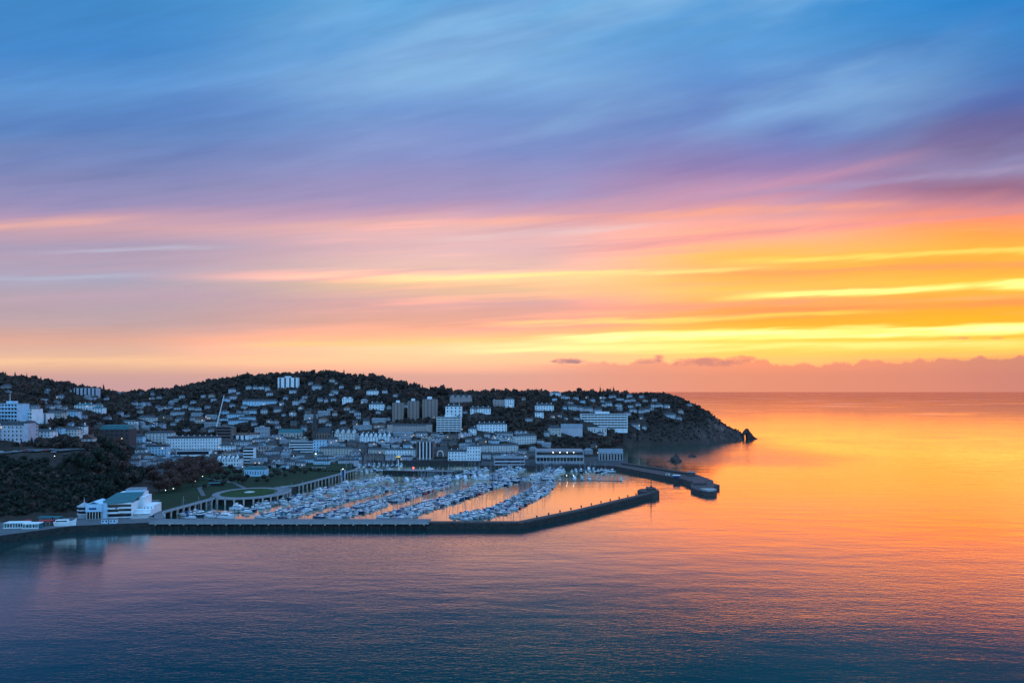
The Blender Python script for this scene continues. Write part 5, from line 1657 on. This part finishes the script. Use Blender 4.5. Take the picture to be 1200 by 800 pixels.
def pontoon(pts, phrase, label, spacing=5.0, sides=(1, -1), big=0.0, fill=.94, skip=None, start=2.0):
    """a floating walkway with boats in its berths on both sides"""
    line = [sea(*p, .5) for p in pts]
    t = thing('pontoon', label, 'pontoon', (0, 0, 0), 0, 'floating pontoons of the marina')
    b = MB()
    for (x0, y0), (x1, y1) in zip(line[:-1], line[1:]):
        d = math.hypot(x1 - x0, y1 - y0)
        nx, ny = -(y1 - y0) / d * 1.3, (x1 - x0) / d * 1.3
        b.prism([(x0 - nx, y0 - ny), (x1 - nx, y1 - ny), (x1 + nx, y1 + ny), (x0 + nx, y0 + ny)], -.2, .55)
    b.build('deck', 'pontoon_wood', t)
    pm = MB().tube((0, 0, -6), (0, 0, 3.6), .28, n=6).mesh('pile', 'pile_steel')
    seg, acc = [], start
    cnt = {1: 0, -1: 0}
    k_all = 0
    for (x0, y0), (x1, y1) in zip(line[:-1], line[1:]):
        d = math.hypot(x1 - x0, y1 - y0)
        ux, uy = (x1 - x0) / d, (y1 - y0) / d
        while acc < d:
            cx, cy = x0 + ux * acc, y0 + uy * acc
            for sd_ in sides:
                ox, oy = uy * sd_, -ux * sd_          # +1 is the right hand side going out
                if k_all % 5 == 2:
                    put('pile', pm, t, (cx + ux * spacing * .5 + ox * 2.0, cy + uy * spacing * .5 + oy * 2.0, 0))
                if skip and skip(k_all, sd_):
                    continue
                if br_.random() > fill:
                    continue
                pr, s = pick(br_)
                if br_.random() < big:
                    pr, s = BP[0], br_.uniform(.8, 1.0)
                L = (17.0 if pr[0].name.startswith('motor_yacht') else 10.5 if pr[0].name.startswith('sail') else 8.8) * s
                off = 1.8 + L / 2
                rz = math.atan2(oy, ox) + (math.pi if br_.random() < .45 else 0) + br_.uniform(-.04, .04)
                cnt[sd_] += 1
                side = 'right' if sd_ > 0 else 'left'
                moor(pr[0], cx + ox * off, cy + oy * off, rz, s, f'{pr[1]}, {ORD[cnt[sd_] - 1]} on the {side} side of {phrase}')
            k_all += 1
            acc += spacing
        acc -= d
    return t


pontoon([(214, 606.5), (240, 600)], 'little park pontoon', 'short pontoon tucked under the raised walkway beside the theatre', 5.0, (1, -1), 0, .8)
pontoon([(252, 606), (300, 594.5), (340, 587.5), (385, 576), (410, 569), (448, 560)], 'park pontoon', 'long pontoon of larger boats nearest the gardens', 9.5, (1, -1), .35, .85)
pontoon([(312, 607), (360, 595), (410, 581.5), (460, 570)], 'second pontoon', 'second long pontoon of boats from the gardens', 4.7)
pontoon([(382, 607), (427, 594.5), (470, 582), (502, 572), (520, 566.5)], 'third pontoon', 'third long pontoon of boats from the gardens', 4.7)
pontoon([(456, 607), (494, 595), (530, 584), (556, 575), (575, 568)], 'fourth pontoon', 'fourth long pontoon of boats, in the middle of the marina', 4.9)
pontoon([(536, 607), (580, 599.5), (602, 590), (622, 580), (636, 571), (638, 564)], 'outer pontoon', 'outermost long pontoon of boats facing the harbour mouth', 4.9)
pontoon([(455, 564), (480, 562.5), (512, 561), (545, 560), (572, 558)], 'harbour wall pontoon', 'pontoon below the dark harbour wall and footbridges', 9.0, (1,), .45, .8)
pontoon([(478, 571), (510, 563), (534, 558)], 'upper basin pontoon', 'short pontoon between third and fourth pontoons near the harbour wall', 5.5, (1, -1), .05, .9)
pontoon([(560, 571), (590, 566), (612, 560)], 'cross basin pontoon', 'short pontoon between fourth and outer pontoons near the quay', 5.5, (1, -1), .05, .85)
pontoon([(574, 562), (592, 554), (604, 549)], 'quay pontoon', 'short pontoon before the low lilac quay building', 6.0, (1, -1), .1, .95)
pontoon([(632, 562), (646, 554), (652, 549)], 'restaurant pontoon', 'short pontoon in front of the marina restaurant', 6.0, (1, -1), .1, .9)
pontoon([(655, 562.6), (700, 562.3), (729, 563.2)], 'end pontoon', 'bare grey pontoon reaching out to the open harbour mouth', 9.0, (-1,), .3, .7)
pontoon([(668, 552), (700, 552), (716, 554)], 'pier root pontoon', 'short pontoon near the root of the far pier', 6.0, (1, -1), .1, .9)
pontoon([(404, 552.5), (440, 551.5), (462, 550.5)], 'inner wall pontoon', 'inner harbour pontoon just behind the marina', 6.5, (1, -1), .0, .9)
pontoon([(404, 546), (440, 545.6), (476, 545.2)], 'inner quay pontoon', 'inner harbour pontoon below the far quay', 6.5, (1, -1), .0, .9)
pontoon([(548, 556), (566, 550)], 'middle basin pontoon', 'small pontoon right of the arched footbridge', 6.0, (1, -1), 0, .9)
X, Y = sea(505, 553, 0)
pb = moor(BP[0][0], X, Y, .1, 1.15, 'large white pleasure boat moored at the end of the dark harbour wall')
# prototypes that no berth used
for t, _ in PROTOS:
    if t.name not in used:
        for k in list(t.children):
            for g in list(k.children):
                bpy.data.objects.remove(g)
            bpy.data.objects.remove(k)
        bpy.data.objects.remove(t)

# ------------------------------------------------------------------ cars
def car(mat, word):
    t = thing('parked_car', '', 'car', (0, 0, -500))
    b = MB().box(-2.15, 2.15, -.88, .88, .32, .95, 0, .04)
    b.add([(-1.7, -.80, .95), (1.0, -.80, .95), (1.0, .80, .95), (-1.7, .80, .95), (-1.2, -.64, 1.5), (.35, -.64, 1.5), (.35, .64, 1.5), (-1.2, .64, 1.5)], [(4, 5, 6, 7)])
    b.build('body', mat, t)
    MB().add([(-1.7, -.80, .95), (1.0, -.80, .95), (1.0, .80, .95), (-1.7, .80, .95), (-1.2, -.64, 1.5), (.35, -.64, 1.5), (.35, .64, 1.5), (-1.2, .64, 1.5)],
             [(0, 1, 5, 4), (1, 2, 6, 5), (2, 3, 7, 6), (3, 0, 4, 7)]).build('window', 'cabin_glass', t)
    wm_ = MB().tube((0, -.12, 0), (0, .12, 0), .33, n=10).mesh('wheel', 'tyre_rubber')
    for x_ in (-1.35, 1.35):
        for y_ in (-.8, .8):
            put('wheel', wm_, t, (x_, y_, .33))
    return t, word


CARS = [car('car_white', 'white'), car('car_silver', 'silver'), car('car_black', 'black'), car('car_red', 'red'), car('car_blue', 'blue')]
cused = set()
cr_ = random.Random(5)
rows = []
for k in range(22):
    rows.append((at(338 + k * 3.0, 985 + cr_.uniform(-4, 4)), 'on the car park behind the gardens'))
for k in range(14):
    rows.append((at(334 + k * 4.4, 955 + cr_.uniform(-3, 3)), 'in the middle row of the car park'))
for k in range(12):
    rows.append((at(334 + k * 4.6, 905 + cr_.uniform(-3, 3)), 'beside the garden hedge near the walkway'))
for k in range(11):
    rows.append((at(486 + k * 5.2, 1003 + cr_.uniform(-1, 1)), 'on the far quay below the harbour houses'))
for k in range(9):
    rows.append((at(4 + k * 12 + cr_.uniform(-3, 3), 627 + k * 1.6), 'on the road along the clifftop'))
for k in range(7):
    rows.append((at(214 + k * 11, 998), 'on the road before the gabled pavilion'))
for k in range(8):
    rows.append((at(622 + k * 6, 949.5), 'on the quay before the marina restaurant'))
cnt = {}
for (x, y), where in rows:
    pr, word = CARS[cr_.choice([0, 0, 1, 1, 2, 2, 3, 4])]
    if pr.name in cused:
        o = copy_tree(pr, (0, 0, 0))
    else:
        cused.add(pr.name)
        o = pr
    o.location = (x, y, ground(x, y) + .35 + (.25 if 'clifftop' in where else 0))
    o.rotation_euler = (0, 0, cr_.uniform(-.08, .08) + (math.pi / 2 if cr_.random() < .3 and 'car park' in where else 0))
    key = (word, where)
    cnt[key] = cnt.get(key, 0) + 1
    o['label'] = f'{word} car {where}, {ORD[cnt[key] - 1]} from the left'
    o['group'] = 'cars parked round the harbour'

# ------------------------------------------------------------------ lamps
def lamp(px, py, where, glow='lamp_glow', h=6.5, r=.32, Y=None):
    if Y is None:
        X_, Y_, z_ = place(px, py + h * .85)
    else:
        X_, Y_ = (px - 600) / FOC * Y, Y
        z_ = ground(X_, Y_)
    if Y is None:
        z_ = ground(X_, Y_)
    hh_ = max(4.0, (CAM_H - (py - HORIZON) * Y_ / FOC) - z_)
    hh_ = min(hh_, 12)
    t = thing('street_lamp', where, 'street lamp', (X_, Y_, z_), 0, 'lit street lamps')
    MB().tube((0, 0, 0), (0, 0, hh_), .11, .07, 6).build('post', 'dark_metal', t)
    MB().lathe([(.05, hh_), (r, hh_ + .1), (r * 1.1, hh_ + r), (r * .5, hh_ + 1.5 * r)], n=8).build('lamp_head', glow, t)
    return t


for px, py, lb in ((113, 534, 'lit lamp at the right end of the clifftop road'), (64, 535, 'lit lamp halfway along the clifftop road'), (203, 572.5, 'lit lamp among the bare park trees near the theatre'),
                   (194, 574.5, 'lit lamp closest to the theatre stair tower in the park'), (229, 563.5, 'lit lamp under the park trees left of the teal shelter'), (237.5, 558, 'lit lamp at the back of the park trees'),
                   (344, 534, 'lit lamp below the white banded office'), (427, 534.5, 'lit lamp in front of the tall dark brick house'), (284, 547, 'lit lamp beside the striped office'),
                   (392, 535, 'lit lamp in front of the cream bay terrace'), (475, 509.5, 'left lamp of three below the pinkish stone terrace'), (485, 510, 'middle lamp of three below the pinkish stone terrace'),
                   (494, 510, 'right lamp of three below the pinkish stone terrace'), (541.5, 503, 'lit lamp at the right foot of the balconied white block'), (700.5, 530.5, 'lit lamp left of the lilac roofed quay building'),
                   (315, 515, 'lit lamp right of the grey office'), (509, 489, 'lit lamp at the foot of the tallest tower block')):
    lamp(px, py, lb)
lamp(370, 532, 'green glowing lamp in front of the blue white annexe', 'lamp_green', r=.9)
for px, lb in ((664, 'left one of two lit lamps on the end pontoon'), (672, 'right one of two lit lamps on the end pontoon')):
    X, Y = sea(px, 562.4, .5)
    t = thing('pontoon_lamp', lb, 'lamp', (X, Y, .55), 0, 'lit lamps on the end pontoon')
    MB().tube((0, 0, 0), (0, 0, 5.2), .08, n=6).build('post', 'white_frame', t)
    MB().lathe([(.1, 5.2), (.38, 5.3), (.38, 5.8), (.1, 6.0)], n=8).build('lamp_head', 'lamp_glow', t)
X, Y = sea(484, 553.3, 3.9)
t = thing('harbour_light', 'red harbour light on a short post at the footbridge', 'harbour light', (-127, 878.6, 3.9))
MB().tube((0, 0, 0), (0, 0, 3.4), .22, n=8).build('post', 'white_frame', t)
MB().lathe([(.3, 3.4), (.95, 3.6), (.95, 5.2), (.3, 5.6)], n=10).build('lamp_head', 'lamp_red', t)
X, Y = sea(402, 557, 5.6)
t = thing('stair_tower', 'pale blue twin posted lift tower with a lamp at the end of the raised walkway', 'tower', (X, Y, 0))
MB().box(-2.6, -1.9, -.5, .5, -5, 13).build('post', 'white_frame', t)
MB().box(1.9, 2.6, -.5, .5, -5, 13).build('post', 'white_frame', t)
MB().box(-1.9, 1.9, -.4, .4, 4, 11).build('panel', 'canvas_blue', t)
MB().lathe([(.1, 13), (.45, 13.1), (.45, 13.7), (.1, 13.9)], -.2, 0, 8).build('lamp', 'lamp_glow', t)
# masts of unlit harbour lamps
for k, px in enumerate((208, 232, 254, 290, 304, 330)):
    X, Y = at(px, 905 - k * 12)
    t = thing('lamp_post', f'slim unlit lamp post in the gardens, {ORD[k]} from the theatre side', 'lamp post', (X, Y, 5.0), 0, 'unlit lamp posts in the gardens')
    MB().tube((0, 0, 0), (0, 0, 8), .12, .07, 6).build('post', 'grey_metal', t)
    MB().box(-.2, 1.2, -.12, .12, 7.95, 8.1).build('arm', 'grey_metal', t)

# ------------------------------------------------------------------ trees


def crown_arrays(rs, n_leaf, lobes, size, squash=.85, conifer=False, core=.62, twiggy=False):
    """leaf clump quads through the volume of a crown of unit radius"""
    V_, Q_ = [], []
    C = []
    if conifer:
        C = [(0, 0, -.9 + 2.4 * i / 7, .62 * (1 - i / 7.6)) for i in range(8)]
    else:
        C = [(0, 0, 0, .66)]
        for i in range(lobes):
            a = rs.uniform(0, 2 * math.pi)
            e = rs.uniform(-.5, 1.0)
            rr = rs.uniform(.40, .64)
            C.append((rr * math.cos(a) * math.cos(e * .9), rr * math.sin(a) * math.cos(e * .9), rr * math.sin(e) * squash + .05, rs.uniform(.30, .48)))
    wts = np.array([c[3] ** 2 for c in C])
    wts /= wts.sum()
    for _ in range(n_leaf):
        c = C[rs.choice(len(C), p=wts)]
        d = rs.normal(size=3)
        d /= np.linalg.norm(d) + 1e-9
        r_ = c[3] * (rs.uniform(.45, 1.0) if twiggy else rs.uniform(.78, 1.12))
        p = np.array(c[:3]) + d * r_
        if p[2] < -.55 and not conifer:
            p[2] = -.55 + rs.uniform(0, .1)
        nrm = d + rs.normal(size=3) * .55
        nrm /= np.linalg.norm(nrm)
        u = np.cross(nrm, rs.normal(size=3))
        u /= np.linalg.norm(u) + 1e-9
        v = np.cross(nrm, u)
        s1, s2 = size * rs.uniform(.6, 1.25), size * rs.uniform(.45, 1.0)
        if twiggy:
            s2 *= .45
        o = len(V_)
        V_ += [p - u * s1 - v * s2 * .6, p + u * s1 * .8 - v * s2, p + u * s1 + v * s2 * .7, p - u * s1 * .7 + v * s2]
        Q_.append((o, o + 1, o + 2, o + 3))
    if core:
        for c in C:
            o = len(V_)
            k = 6
            for j in range(4):
                th = math.pi * (j + .35) / 3.7
                for i in range(k):
                    a = 2 * math.pi * i / k + j * .5
                    V_.append(np.array(c[:3]) + c[3] * .84 * np.array([math.sin(th) * math.cos(a), math.sin(th) * math.sin(a), math.cos(th)]) * rs.uniform(.85, 1.1))
            for j in range(3):
                for i in range(k):
                    Q_.append((o + j * k + i, o + (j + 1) * k + i, o + (j + 1) * k + (i + 1) % k, o + j * k + (i + 1) % k))
    return np.array(V_), np.array(Q_)


trs = np.random.RandomState(17)
LEAF = ['leaf_dark', 'leaf_mid', 'leaf_olive', 'leaf_rust', 'leaf_shaded']
FAR = [crown_arrays(trs, 85, 5, .20) for _ in range(7)]
FAR += [crown_arrays(trs, 80, 0, .17, conifer=True)]

# candidate spots over the hills
cand = []
NC = 110000
cy = np.sqrt(trs.uniform(480 ** 2, 1950 ** 2, NC))
cp = trs.uniform(-110, 882, NC)
cp[:9000] = trs.uniform(-60, 165, 9000)
cy[:9000] = trs.uniform(535, 800, 9000)
cx = (cp - 600) / FOC * cy
cz = terr(cx, cy)
clump = vnoise(cx / 70, cy / 70, 9) * .65 + vnoise(cx / 24, cy / 24, 11) * .35
ok = (cz > 8.0)
# what shows over the ground in front of it
elev = (TZ - CAM_H) / YS[None, :]
hor = np.maximum.accumulate(elev, axis=1)
pi_ = np.clip((cp - PX[0]) / 2.0, 0, len(PX) - 1).astype(int)
pj = np.clip(np.log(cy / 360.0) / math.log(3000 / 360.0) * 329, 0, 329).astype(int)
before = hor[pi_, np.maximum(pj - 2, 0)]
ok &= (cz + 16 - CAM_H) / cy > before
crow = HORIZON + (CAM_H - cz) / cy * FOC
# open ground: road, clifftop lawn, grass fields
ok &= ~((cp < 128) & (cy > 610) & (cy < 652) & (cz > 40))
ok &= ~((cp > 548) & (cp < 625) & (crow > 484) & (crow < 493) & (trs.uniform(size=NC) < .7))
ok &= ~((cp > 552) & (cp < 628) & (crow > 505) & (crow < 513) & (trs.uniform(size=NC) < .6))
# town floor is sparse, woods are dense
town = (crow > 512) & (cp > 160) & (cp < 700)
ok &= ~(town & (trs.uniform(size=NC) < .35))
ok &= (clump > .22) | (trs.uniform(size=NC) < .6)
# the bare headland cliff keeps only scrub
cliff = (cp > 735) & (crow > 497)
ok &= ~(cliff & (trs.uniform(size=NC) < .35))
ok &= ~((cp > 838) & (trs.uniform(size=NC) < .6))
ok &= ~((cp > 866))
cr0 = 2.6 + 6.6 * trs.uniform(size=NC) ** 1.8
cr0 = np.where(cp > 735, np.minimum(cr0, 4.2), cr0)
cr0 = np.where(cliff | (cp > 820), trs.uniform(1.3, 2.8, NC), cr0)
cr0 = np.where((cp < 122) & (cy < 612), 1.3 + 2.6 * trs.uniform(size=NC) ** 2, cr0)
cr0 = np.where(town, trs.uniform(2.2, 4.2, NC), cr0)
asp = trs.uniform(.72, 1.4, NC)
ctop = HORIZON + (CAM_H - cz - cr0 * 2.1 * asp) / cy * FOC
for X, Y, hwid, brow, hgt, cover in FOOT:
    same = np.abs(cx - X * cy / Y) < (hwid * cy / Y + cr0 + .5)
    front = (cy < Y + 2) & (cy > Y - 140) & (ctop < brow - hgt * cover) & same
    under = (np.abs(cx - X) < hwid + cr0) & (cy > Y - 3) & (cy < Y + 19)
    ok &= ~(front | under)
idx = np.where(ok)[0]
# thin to a sensible spacing
grid = {}
keepi = []
for i in idx:
    r_ = cr0[i]
    k = (int(cx[i] // 9), int(cy[i] // 9))
    bad = False
    for a in (-1, 0, 1):
        for b_ in (-1, 0, 1):
            for j in grid.get((k[0] + a, k[1] + b_), ()):
                if (cx[i] - cx[j]) ** 2 + (cy[i] - cy[j]) ** 2 < (.52 * (r_ + cr0[j])) ** 2:
                    bad = True
    if not bad:
        grid.setdefault(k, []).append(i)
        keepi.append(i)
keepi = np.array(keepi)
print('TREES', len(keepi), 'BOATS', BOATS)

# the 300 that show largest stand as trees of their own
size_px = cr0[keepi] * 2 * asp[keepi] * FOC / cy[keepi]
infr = (cp[keepi] > 2) & (cp[keepi] < 875)
NPARK = 62 + 64
order = keepi[np.argsort(-(size_px * infr))]
single, mass = order[:300 - NPARK], order[300 - NPARK:]

VV, QQ, MM = [], [], []
o = 0
for i in mass:
    v, q = FAR[trs.randint(0, 7) if trs.uniform() < .93 else 7]
    a = trs.uniform(0, 2 * math.pi)
    c, s_ = math.cos(a), math.sin(a)
    r_ = cr0[i]
    p = np.stack([(v[:, 0] * c - v[:, 1] * s_) * r_ + cx[i], (v[:, 0] * s_ + v[:, 1] * c) * r_ + cy[i], (v[:, 2] * asp[i] + .95 * asp[i]) * r_ + cz[i]], -1)
    VV.append(p)
    QQ.append(q + o)
    u = trs.uniform() + (clump[i] - .5) * .5
    in_shade = (cp[i] < 128 and cy[i] < 640 or 118 < cp[i] < 168 and cy[i] < 800) and trs.uniform() < .8  # left cliff and nearby wood take the leaf colour darkened as shade
    MM.append(np.full(len(q), 4 if in_shade else 0 if u < .34 else 1 if u < .58 else 2 if u < .84 else 3))
    o += len(v)
wood = put('woodland', mesh_np('woodland', np.concatenate(VV), np.concatenate(QQ), LEAF, np.concatenate(MM)))
wood['kind'] = 'stuff'

SHAPES = []
for k in range(6):
    v, q = crown_arrays(trs, 330, 7, .125)
    SHAPES.append((v, q, 'round'))
v, q = crown_arrays(trs, 300, 0, .11, conifer=True)
SHAPES.append((v, q, 'conical'))
BARE = [crown_arrays(trs, 900, 9, .12, core=0, twiggy=True) for _ in range(4)]
TMESH = {}
trunk_b = MB().tube((0, 0, -.5), (0, 0, .85), .085, .055, 6)
for k in range(5):
    a = k * 1.3
    trunk_b.tube((0, 0, .45 + .08 * k), (.42 * math.cos(a), .42 * math.sin(a), .95 + .1 * k), .035, .015, 5)
TRUNK = trunk_b.mesh('trunk', 'bark')
WORDS = {'leaf_dark': 'dark green', 'leaf_mid': 'green', 'leaf_olive': 'olive', 'leaf_rust': 'rusty brown', 'leaf_shaded': 'shaded green', 'bare_twig': 'bare brown'}
TG = 'trees near enough to tell apart'


def tree(x, y, z, r, a, shape, leaf, lead, px, py, group=TG):
    key = (shape, leaf)
    if key not in TMESH:
        v, q = (BARE[shape - 100][:2] if shape >= 100 else SHAPES[shape][:2])
        TMESH[key] = mesh_np('crown', v, q, [leaf])
    t = thing('tree', '', 'tree', (x, y, z), trs.uniform(0, 6.28), group)
    cz_ = 1.15 * a if shape < 100 else 1.05
    put('crown', TMESH[key], t, (0, 0, cz_ * r), (r, r, r * a))
    put('trunk', TRUNK, t, (0, 0, 0), (r, r, r * a))
    AUTO.append((t, lead, '', px, py))
    return t


for n_i, i in enumerate(single):
    con = trs.uniform() < .06
    u = trs.uniform() + (clump[i] - .5) * .5
    leaf = LEAF[0 if u < .34 else 1 if u < .58 else 2 if u < .84 else 3]
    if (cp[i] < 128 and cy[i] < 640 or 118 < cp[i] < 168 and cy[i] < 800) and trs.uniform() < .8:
        leaf = 'leaf_shaded'
    sh_ = 6 if con else int(trs.randint(0, 6))
    big = 'large' if cr0[i] > 4.9 else 'small' if cr0[i] < 3.4 else 'middling'
    lead = f'{big} {WORDS[leaf]} {"conical" if con else "round"} tree'
    tree(cx[i], cy[i], cz[i] - .3, cr0[i], asp[i], sh_, leaf, lead, cp[i], crow[i] - 5)
# big bare trees of the gardens, garden evergreens, skyline crowns
park = [(180, 568, 7), (192, 558, 7.5), (200, 555, 7), (213, 552, 7.5), (222, 549, 7), (235, 547, 7), (248, 548, 6), (176, 560, 6.5), (207, 575, 6), (226, 570, 6), (196, 577, 6.0), (190, 571, 6.5), (203, 567, 7), (210, 572, 6.5), (214, 563, 8.2), (222, 566, 7.5), (226, 558, 8.5), (232, 563, 7.5), (238, 556, 8), (206, 560, 7), (218, 556, 7.5),
        (246, 560, 7), (250, 554, 6.8), (256, 558, 5.5), (230, 552, 7), (242, 551, 6.6), (198, 563, 6), (186, 577, 5.5)]
for px, py, r in park:
    X, Y = sea(px, py, 5.0)
    tree(X, Y, 5.0, r * 1.3, 1.05, 100 + int(trs.randint(0, 4)), 'bare_twig', f'{"large" if r > 7 else "middling"} bare brown tree', px, py - 8, 'bare trees in the gardens')
for px, py, r in ((272, 566, 4.2), (279, 566, 5.0), (285, 567, 4.6), (309, 563, 3.8), (318, 561, 3.6), (326, 558, 3.8), (358, 556, 3.4), (374, 553, 3.2), (266, 559, 4.6), (275, 556, 4.2), (290, 562, 3.6), (301, 566, 3.4), (313, 566, 3.2), (322, 556, 4.0), (333, 553, 3.6), (340, 555, 3.2), (262, 569, 3.4),
                  (348, 551, 3.4), (258, 548, 4.6), (334, 560, 3.0), (292, 551, 3.8), (300, 548, 3.4), (308, 553, 3.6), (316, 550, 3.2), (326, 549, 3.6), (345, 556, 3.0), (352, 553.5, 2.8), (364, 552, 3.0), (270, 551, 4.2), (281, 556, 4.0),
                  (248, 567, 3.2), (240, 573, 3.0), (262, 563, 4.0), (254, 564, 3.6)):
    X, Y = sea(px, py, 5.0)
    tree(X, Y, 5.0, r, .95, int(trs.randint(0, 6)), 'leaf_dark', 'dark evergreen garden tree', px, py - 4)
# crowns that stand up along the skyline
sk = random.Random(77)
px = 4.0
while px < 800:
    px += sk.uniform(6, 17)
    t_ = (px - 600) / FOC
    ys = np.arange(1100, 1760, 10.0)
    el_ = (terr(t_ * ys, ys) - CAM_H) / ys
    Y = float(ys[int(np.argmax(el_))])
    r = sk.uniform(3.4, 6.2) * (.66 if px > 715 else 1.0)
    con = sk.random() < .12
    if any(abs(px - F[0] / F[1] * FOC - 600) < F[2] / F[1] * FOC + 3 and abs(F[1] - Y) < 150 for F in FOOT if F[1] > 1100):
        continue
    leaf = sk.choice(LEAF[:4])
    tree(t_ * Y, Y, ground(t_ * Y, Y) - .5, r, sk.uniform(.9, 1.45), 6 if con else sk.randrange(6), leaf, f'{"large" if r > 5.4 else "small" if r < 4.2 else "middling"} {WORDS[leaf]} {"conical" if con else "round"} skyline tree', px, HORIZON - 8 - el_.max() * FOC, 'trees along the skyline')
# a clipped hedge behind the walkway
hx = [at(336, 880), at(398, 862)]
b = MB()
v, q = crown_arrays(trs, 420, 7, .12)
hv, hq, oo = [], [], 0
for k in range(16):
    f = k / 15
    vv = v * np.array([2.6, 1.7, 1.2]) * trs.uniform(.8, 1.15)
    hv.append(vv + np.array([hx[0][0] + (hx[1][0] - hx[0][0]) * f, hx[0][1] + (hx[1][1] - hx[0][1]) * f, 6.0]))
    hq.append(q + oo)
    oo += len(v)
tag(put('hedge', mesh_np('hedge', np.concatenate(hv), np.concatenate(hq), ['leaf_dark'])), 'long dark clipped hedge between the raised walkway and the car park', 'hedge')

# ------------------------------------------------------------------ labels that tell the many apart
groups = {}
for o, lead, tail, px, py in AUTO:
    best = min(LANDMARKS, key=lambda L: (L[0] - px) ** 2 + ((L[1] - py) * 2.2) ** 2)
    ddx, ddy = px - best[0], py - best[1]
    rel = ('right of' if ddx > 0 else 'left of') if abs(ddx) > abs(ddy) * 2.0 else ('below' if ddy > 0 else 'above')
    groups.setdefault((lead, rel, best[2]), []).append((px, o))
for (lead, rel, lm_), its in groups.items():
    its.sort(key=lambda a: a[0])
    for k, (_, o) in enumerate(its):
        if len(its) == 1:
            o['label'] = f'{lead} {rel} {lm_}'
        elif len(its) == 2:
            o['label'] = f'{lead} {rel} {lm_}, the {"left" if k == 0 else "right"} of two'
        else:
            o['label'] = f'{lead} {rel} {lm_}, {ORD[k]} of them from left'
